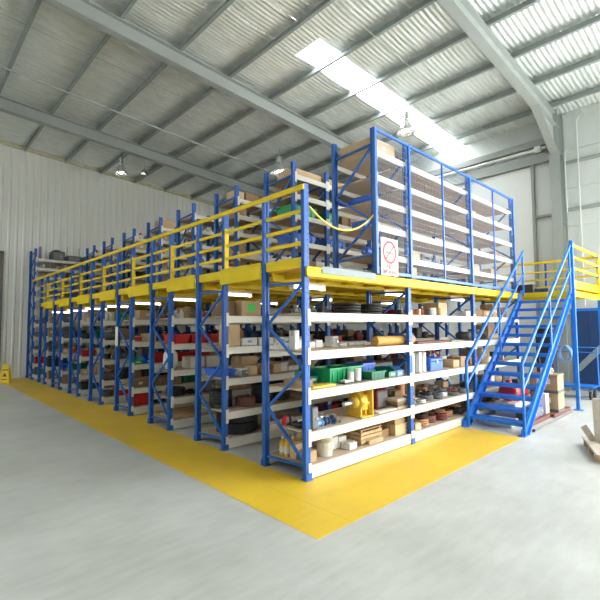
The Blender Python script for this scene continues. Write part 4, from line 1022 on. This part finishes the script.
# ------------------------------------------------------------------ stair
SX0, SX1, SZ = 4.07, 7.24, DECK - .02
sl = SZ / (SX1 - SX0); ang = math.atan(sl)
st = thing('staircase', (SX0, -.62, 0), 0, 'blue steel staircase climbing beside the racks to the yellow deck', 'staircase')
YS = (.560, -.475)
def zline(x): return x * sl
for y in YS:
    s_ = -1 if y > 0 else -1
    def strg(b):
        L = SX1 - SX0; hh = .13
        def prism(y0, y1, lo, hi):
            pts = [(0, 0), (.20, 0)] if lo < -.2 else None
            vs = []
            prof = [(max(-.02, -.02), max(0, zline(0) + lo)), (-.02, zline(0) + hi), (L, zline(L) + hi), (L, zline(L) + lo)]
            x_at0 = (0 - lo) / sl
            prof = [(x_at0, 0.), (-.04, 0.), (-.04, hi), (0, hi), (L, zline(L) + hi * .2), (L, zline(L) + lo)]
            n = len(prof); vs = [(x, y0, z) for x, z in prof] + [(x, y1, z) for x, z in prof]
            b.add(vs, [tuple(range(n)), tuple(range(n, 2 * n))[::-1]] + [(i, n + i, n + (i + 1) % n, (i + 1) % n) for i in range(n)])
        prism(y - .006, y + .006, -.16, .12)
        for o in (-.16, .10):
            b.bar((.02 if o > 0 else .2, y + s_ * .025, zline(.02 if o > 0 else .2) + o + .005), (L - .01, y + s_ * .025, zline(L - .01) + o * .9), .05, .012, 0)
    part('stringer', 'stair_blue', strg, st)
    part('foot_plate', 'stair_blue', lambda b: (b.box(-.07, .24, y - .06, y + (.006 if y > 0 else .06), 0, .01, 0, .003),), st)
    def rails(b, dz): b.tube([(-.02, y + s_ * (.083 if y > 0 else .03), .72 + dz), (.0, y + s_ * (.083 if y > 0 else .03), 1.22 + dz - .5 * (1 if dz < 0 else 0) * 0), (SX1 - SX0 + .02, y + s_ * (.083 if y > 0 else .03), zline(SX1 - SX0) + 1.03 + dz)] if dz == 0 else [(.02, y + s_ * (.083 if y > 0 else .03), .80), (SX1 - SX0, y + s_ * (.083 if y > 0 else .03), zline(SX1 - SX0) + .50)], .030 if dz == 0 else .024, 8)
    part('handrail', 'stair_blue', lambda b: rails(b, 0), st)
    part('mid_rail', 'stair_blue', lambda b: rails(b, -1), st)
    for x, z0, z1 in ((.02, .0, 1.22), (1.62, zline(1.62), zline(1.62) + 1.12), (3.1, zline(3.1), zline(3.1) + 1.06)):
        part('baluster', 'stair_blue', lambda b: b.tube([(x, y + s_ * (.083 if y > 0 else .03), z0), (x, y + s_ * (.083 if y > 0 else .03), z1)], .022, 8), st)
NT = 13
for i in range(1, NT + 1):
    z = SZ * i / (NT + 1); x = z / sl
    def tr(b):
        b.box(-.11, .15, -.467, .50, -.035, 0, 0, .004); b.box(-.11, -.098, -.467, .50, -.062, -.035); b.box(.138, .15, -.467, .50, -.05, -.035)
        for k in range(5): b.box(-.09 + .05 * k, -.08 + .05 * k, -.45, .48, 0, .003)
    m_ = cached('tread', lambda: (lambda b: (tr(b), b.mesh('tread', 'stair_blue'))[1])(MB()))
    link('tread', m_, st, (x, 0, z))

# ------------------------------------------------------------------ landing at the stair head
LX0, LX1, LY0, LY1 = 7.27, 9.70, -1.14, 1.55
ld = thing('landing_platform', (0, 0, 0), 0, 'yellow railed landing on blue posts at the stair head', 'landing')
part('deck_panel', 'deck_board', lambda b: b.box(LX0 + .03, LX1 - .05, LY0 + .07, LY1, 2.642, DECK - .004), ld)
part('edge_beam', 'yellow_steel', lambda b: (b.box(LX0 + .08, LX1 - .045, LY0 - .02, LY0 + .02, 2.53, 2.655, 0, .004)), ld)
part('edge_beam', 'yellow_steel', lambda b: (b.box(LX1 - .03, LX1 + .01, LY0 + .045, LY1, 2.60, 2.84, 0, .004)), ld)
part('edge_beam', 'yellow_steel', lambda b: (b.box(LX0 - .005, LX0 + .028, LY0 + .11, -.12, 2.55, 2.66, 0, .004)), ld)
for i in range(4):
    x = LX0 + .4 + .5 * i
    part('joist', 'deck_yellow', lambda b: b.box(x - .02, x + .02, LY0 + .03, LY1, 2.55, 2.641), ld)
for (x, y, h_, m_) in ((LX0 + .045, LY0, 3.80, 'stair_blue'), (LX1, LY0, 2.53, 'stair_blue'), (LX1, LY1, 3.70, 'stair_blue'), (LX0 + .045, LY1, 2.53, 'stair_blue')):
    def pst(b):
        b.box(x - .036, x + .036, y - .036, y + .036, 0, h_, 0, .006); 
        for zz in range(int(h_ / .15)): b.cyl(.009, -.0372, .0372, 6, 0, (x, y, .1 + zz * .15), 'y')
    p = part('post', m_, pst, ld)
    part('foot_plate', m_, lambda b: b.box(x - .09, x + .09, y - .09, y + .09, 0, .01, 0, .002), p)
part('post', 'blue_steel', lambda b: b.box(LX1 - .02, LX1 + .03, .08, .13, 2.84, 3.68, 0, .004), ld)
for z, hh in ((3.70, .032), (3.43, .024), (3.17, .024)):
    part('guard_bar', 'yellow_steel', lambda b: b.box(LX0 + .085, LX1 - .04, LY0 - .02, LY0 + .02, z - hh, z + hh, 0, .004), ld)
for z, hh in ((3.67, .035), (3.40, .022), (3.18, .022), (2.96, .022)):
    part('guard_bar', 'yellow_steel', lambda b: b.box(LX1 - .05, LX1 - .02, LY0 + .04, LY1, z - hh, z + hh, 0, .004), ld)
part('kick_board', 'yellow_steel', lambda b: b.box(LX0 + .085, LX1 - .04, LY0 - .01, LY0 + .012, 2.72, 2.90, 0, .003), ld)
part('guard_post', 'yellow_steel', lambda b: b.box(LX1 - .035, LX1 + .035, LY0 - .036, LY0 + .036, 2.535, 3.74, 0, .005), ld)
for z in (3.70, 3.43, 3.17): part('clip', 'blue_steel', lambda b: b.box(LX1 - .085, LX1 - .036, LY0 - .034, LY0 + .03, z - .05, z + .03, 0, .004), ld)
h(casing((9.25, .52, DECK + .001), .34, .5, .36, 'black_plastic'), 'black case on the landing by its rear railing', 'machine')
h(casing((9.1, .02, DECK + .001), .3, .34, .22, 'navy'), 'low navy case on the landing beside the black case', 'machine')

# ------------------------------------------------------------------ goods under the stair
def pallet(loc, w, d, m, label):
    t = thing('pallet', loc, 0, label, 'pallet')
    n = 6
    for i in range(n):
        q = w / n; part('top_board', m, lambda b: b.box(-w / 2 + q * i + .008, -w / 2 + q * (i + 1) - .008, -d / 2, d / 2, .06, .075, 0, .002), t)
    for y in (-d / 2 + .05, 0, d / 2 - .05): part('bearer', m, lambda b: b.box(-w / 2 + .005, w / 2 - .005, y - .045, y + .045, .012, .06, 0, .003), t)
    for y in (-d / 2 + .05, 0, d / 2 - .05): part('base_board', m, lambda b: b.box(-w / 2 + .005, w / 2 - .005, y - .05, y + .05, 0, .012), t)
    return t
pallet((5.46, -.56, 0), 1.1, .80, 'red_brown', 'rust brown pallet under the lower half of the stair')
pallet((6.62, -.60, 0), 1.15, .85, 'red_brown', 'rust brown pallet carrying the two lidded cases')
ZP = .0765
def lid_box(x, y, z, label):
    t = link('storage_case', None, None, (x, y, z), -PI / 2); tag(t, label, 'case', 'lidded cases stacked under the stair')
    part('body', 'beige', lambda b: b.box(-.27, .27, -.21, .21, .05, .345, 0, .01), t)
    part('tray_base', 'grey_plastic', lambda b: b.box(-.28, .28, -.22, .22, 0, .05, 0, .008), t)
    part('lid', 'beige', lambda b: b.box(-.28, .28, -.22, .22, .345, .385, 0, .01), t)
    part('sticker', 'white_paper', lambda b: b.box(-.13, .13, -.2125, -.21, .18, .29), t)
    part('vent_marks', 'grey_plastic', lambda b: [b.box(-.12 + .06 * i, -.085 + .06 * i, -.212, -.21, .10, .115) for i in range(4)], t)
    return t
lid_box(6.50, -.765, ZP, 'beige lidded case with a white sticker, lower of the two on the pallet')
lid_box(6.50, -.765, ZP + .387, 'beige lidded case with a white sticker, upper of the two on the pallet')
h(casing((6.42, -.80, ZP + .775), .20, .2, .12, 'white_paper'), 'small white case on top of the two lidded cases', 'machine')
h(casing((6.62, -.66, ZP + .775), .14, .14, .17, 'black_plastic'), 'small black case on top of the two lidded cases', 'machine')
h(carton((6.06, -.80, ZP), .2, .2, .40, 'white_paper'), 'tall white carton against the stacked lidded cases', 'box')
h(tote((6.52, -.34, ZP), .60, .28, .30, 'white_paper'), 'white tub under the red pump behind the lidded cases', 'tub')
t = thing('pump_set', (5.66, -.40, ZP), 0, 'red pump set on a white base under the stair', 'pump')
part('base', 'white_paper', lambda b: b.box(-.5, .5, -.2, .2, 0, .26, 0, .012), t)
part('pump_casing', 'red_bin', lambda b: (b.lathe([(0, -.10), (.15, -.10), (.18, -.07), (.18, .07), (.15, .10), (0, .10)], 24, 0, (-.28, 0, .46), 'x', False), b.cyl(.06, .55, .70, 14, 0, (-.28, 0, 0), 'z')), t)
part('motor', 'red_bin', lambda b: (b.cyl(.15, -.14, .42, 20, 0, (0, 0, .44), 'x', .02), b.box(-.1, .3, -.12, .12, .26, .34)), t)
part('terminal_box', 'black_plastic', lambda b: b.box(.05, .22, -.06, .06, .58, .68, 0, .006), t)
h(casing((5.15, -.80, ZP), .40, .26, .20, 'black_plastic'), 'low black case on the pallet at the foot of the stair', 'machine')
h(casing((5.62, -.76, ZP), .42, .26, .19, 'blue_bin'), 'low blue case on the pallet beside the low black case', 'machine')
h(carton((4.70, -.50, .001), .34, .5, .13, 'white_paper'), 'flat white carton on the floor behind the lowest stair treads', 'box')
t = thing('steel_bar', (0, 0, 0), 0, 'thin dark steel bar lying on the floor by the landing post', 'bar')
part('rod', 'dull_steel', lambda b: b.tube([(4.55, -1.13, .016), (6.9, -1.12, .016)], .015, 8), t); part('end_knob', 'black_plastic', lambda b: b.tube([(4.50, -1.13, .028), (4.55, -1.13, .028)], .027, 8), t)
# behind the landing post
t = thing('platform_trolley', (9.24, -.60, 0), 0, 'blue tube framed trolley with black wheels beneath the landing', 'trolley')
part('bed', 'stair_blue', lambda b: (b.box(-.29, .29, -.50, .48, .305, .33, 0, .004), b.box(-.29, -.26, -.50, .48, .28, .305), b.box(.26, .29, -.50, .48, .28, .305)), t)
part('handle_frame', 'stair_blue', lambda b: (b.tube([(.26, -.48, .33), (.26, -.48, 1.29), (.26, .46, 1.29), (.26, .46, .33)], .018, 8), b.tube([(.26, -.48, 1.16), (.26, .46, 1.16)], .014, 8)), t)
for x in (-.2, .2):
    for y in (-.40, .40):
        f_ = part('caster', 'dull_steel', lambda b: (b.box(x - .03, x + .03, y - .035, y - .028, .1, .28), b.box(x - .03, x + .03, y + .028, y + .035, .1, .28)), t)
        part('wheel', 'black_rubber', lambda b: b.cyl(.10, y - .026, y + .026, 18, 0, (x, 0, .10), 'y', .01), f_)
def cable(b):
    pts = []
    for i in range(150):
        a = 2 * PI * i / 17; R = .15 + .075 * math.sin(i * .37); pts.append((.05 * math.sin(i * .9), R * math.cos(a) * .85 + .02 * math.sin(i * .21), R * 1.35 * math.sin(a)))
    b.tube(pts, .016, 6)
o = obj('cable_coil', MB(), 'pale_blue') if False else None
b = MB(); cable(b); o = obj('cable_coil', b, 'pale_blue', None, (9.39, -.38, 1.03)); tag(o, 'pale blue cable coil hanging from the trolley handle', 'cable')
t = thing('steel_locker', (8.72, -.12, 0), 0, 'narrow black locker standing under the landing behind the lidded cases', 'locker')
part('body', 'black_plastic', lambda b: b.box(-.16, .16, -.2, .2, 0, 1.80, 0, .006), t); part('door', 'black_plastic', lambda b: b.box(-.166, -.16, -.18, .18, .06, 1.76, 0, .002), t); part('handle', 'steel', lambda b: b.box(-.18, -.166, .10, .12, .9, 1.05), t)
# navy door in the side wall with its frame, and a plank leaning on it
b = MB(); b.box(XW - .06, XW - .035, -2.6, -.30, .05, 2.28, 0, .004)
for i in range(5): b.box(XW - .066, XW - .06, -2.55 + .46 * i, -2.53 + .46 * i, .06, 2.26)
d2 = struct('door_2', b, 'navy')
b = MB(); b.box(XW - .07, XW - .035, -2.66, -.24, 2.28, 2.36); b.box(XW - .07, XW - .035, -.30, -.24, 0, 2.28); b.box(XW - .07, XW - .035, -2.66, -2.6, 0, 2.28); obj('door_frame', b, 'stair_blue', d2)
b = MB(); b.bar((XW - .10, -.36, .60), (XW - .10, -1.55, 1.9), .03, .16, 0)
b.bar((XW - .10, -.36, .60), (XW - .10, -.36, .01), .03, .12, 0)
tag(obj('brace_plank', b, 'galv'), 'grey metal brace set slantwise against the navy door', 'brace')

# broken timber packing base by the frame edge
t = thing('timber_skid', (3.90, -2.50, 0), .38, 'broken weathered timber skid with an upright board on the bare floor', 'skid')
for i in range(4): part('base_plank', 'grey_wood', lambda b: b.bar((-.56 + .05 * (i % 2), .33 - .21 * i, .112), (.55 - .07 * (i % 3), .33 - .21 * i, .112), .15, .024), t)
for x in (-.42, .0, .40): part('bearer', 'wood', lambda b: b.bar((x, -.38, .05), (x + .02, .40, .05), .09, .098), t)
part('upright_board', 'grey_wood', lambda b: b.bar((.20, .22, .125), (.23, .23, .76), .14, .022, 0, (1, 0, 0)), t)
part('upright_board', 'grey_wood', lambda b: b.bar((.10, -.08, .125), (.13, -.09, .62), .12, .022, 0, (1, 0, 0)), t)
part('splinter', 'grey_wood', lambda b: b.bar((.24, .30, .125), (.26, .42, .34), .09, .018, 0, (1, 0, 0)), t)

# wet floor sign at the end of the walkway
t = thing('floor_sign', (-.93, 13.8, 0), -.5, 'yellow folding wet floor sign at the end of the yellow walkway', 'sign')
for s_ in (-1, 1):
    def pan(b):
        prof = [(-.15, 0), (-.15, .04), (-.10, .6), (-.08, .66), (.08, .66), (.10, .6), (.15, .04), (.15, 0), (.10, 0), (.09, .05), (-.09, .05), (-.10, 0)]
        n = len(prof); Y = lambda z: s_ * (.17 - .155 * z / .66)
        vs = [(x, Y(z) - s_ * .0, z) for x, z in prof] + [(x, Y(z) - s_ * .012, z) for x, z in prof]
        b.add(vs, [tuple(range(n)), tuple(range(n, 2 * n))[::-1]] + [(i, n + i, n + (i + 1) % n, (i + 1) % n) for i in range(n)])
    p = part('panel', 'sign_yellow', pan, t)
    def mark(b):
        Y = lambda z: s_ * (.1712 - .155 * z / .66)
        tri = [(-.07, .26), (.07, .26), (0, .39)]
        b.add([(x, Y(z), z) for x, z in tri] + [(x, Y(z) - s_ * .001, z) for x, z in tri], [(0, 1, 2), (5, 4, 3), (0, 3, 4, 1), (1, 4, 5, 2), (2, 5, 3, 0)])
        for (z0, z1, w) in ((.46, .50, .09), (.15, .18, .09)): b.add([(-w, Y(z0), z0), (w, Y(z0), z0), (w, Y(z1), z1), (-w, Y(z1), z1)], [(0, 1, 2, 3)])
    part('warning_mark', 'sign_red', mark, p)
# white notice board tied to a rack post
b = MB(); b.box(-.012, -.0055, -.13, .02, 1.47, 1.92, 0, .002); o = obj('notice_board', b, 'white_paper', None, (-.04, 3 * PITCH + .8, 0))
tag(o, 'white notice plate fixed to the rear post of the fourth ground rack', 'notice')

# ------------------------------------------------------------------ light: daylight through door openings and roof sheets, two of these added out of view
W = bpy.data.worlds.new('World'); S.world = W; W.use_nodes = True
bg = W.node_tree.nodes['Background']; bg.inputs['Color'].default_value = (.97, .98, .95, 1); bg.inputs['Strength'].default_value = 7.0
def portal(loc, rot, sx, sy):
    l = bpy.data.lights.new('door_daylight', 'AREA'); l.shape = 'RECTANGLE'; l.size = sx; l.size_y = sy; l.cycles.is_portal = True
    o = bpy.data.objects.new('door_daylight', l); COL.objects.link(o); o.location = loc; o.rotation_euler = rot
portal((XW + .1, -6.7, 3.0), (0, PI / 2, 0), 6.0, 7.0)
portal((8.5, -14.05, 3.0), (PI / 2, 0, 0), 3.0, 6.0)

# ------------------------------------------------------------------ camera
cam = bpy.data.cameras.new('Camera'); co = bpy.data.objects.new('Camera', cam); COL.objects.link(co); S.camera = co
yaw, pitch, roll_, f = .8119, .0620, -.0069, 426.98
cy, sy = math.cos(yaw), math.sin(yaw)
F_ = Vector((cy * math.cos(pitch), sy * math.cos(pitch), math.sin(pitch))); r_ = Vector((sy, -cy, 0)); u_ = r_.cross(F_)
r2 = r_ * math.cos(roll_) + u_ * math.sin(roll_); u2 = -r_ * math.sin(roll_) + u_ * math.cos(roll_)
mx = Matrix((r2, u2, -F_)).transposed().to_4x4(); mx.translation = (-3.7603, -3.8672, 1.8928)
co.matrix_world = mx
cam.sensor_width = 36; cam.sensor_fit = 'HORIZONTAL'; cam.lens = f / 600 * 36; cam.clip_end = 200
vs = S.view_settings; vs.view_transform = 'Standard'; vs.look = 'None'; vs.exposure = 1.2; vs.gamma = 1; vs.use_curve_mapping = False
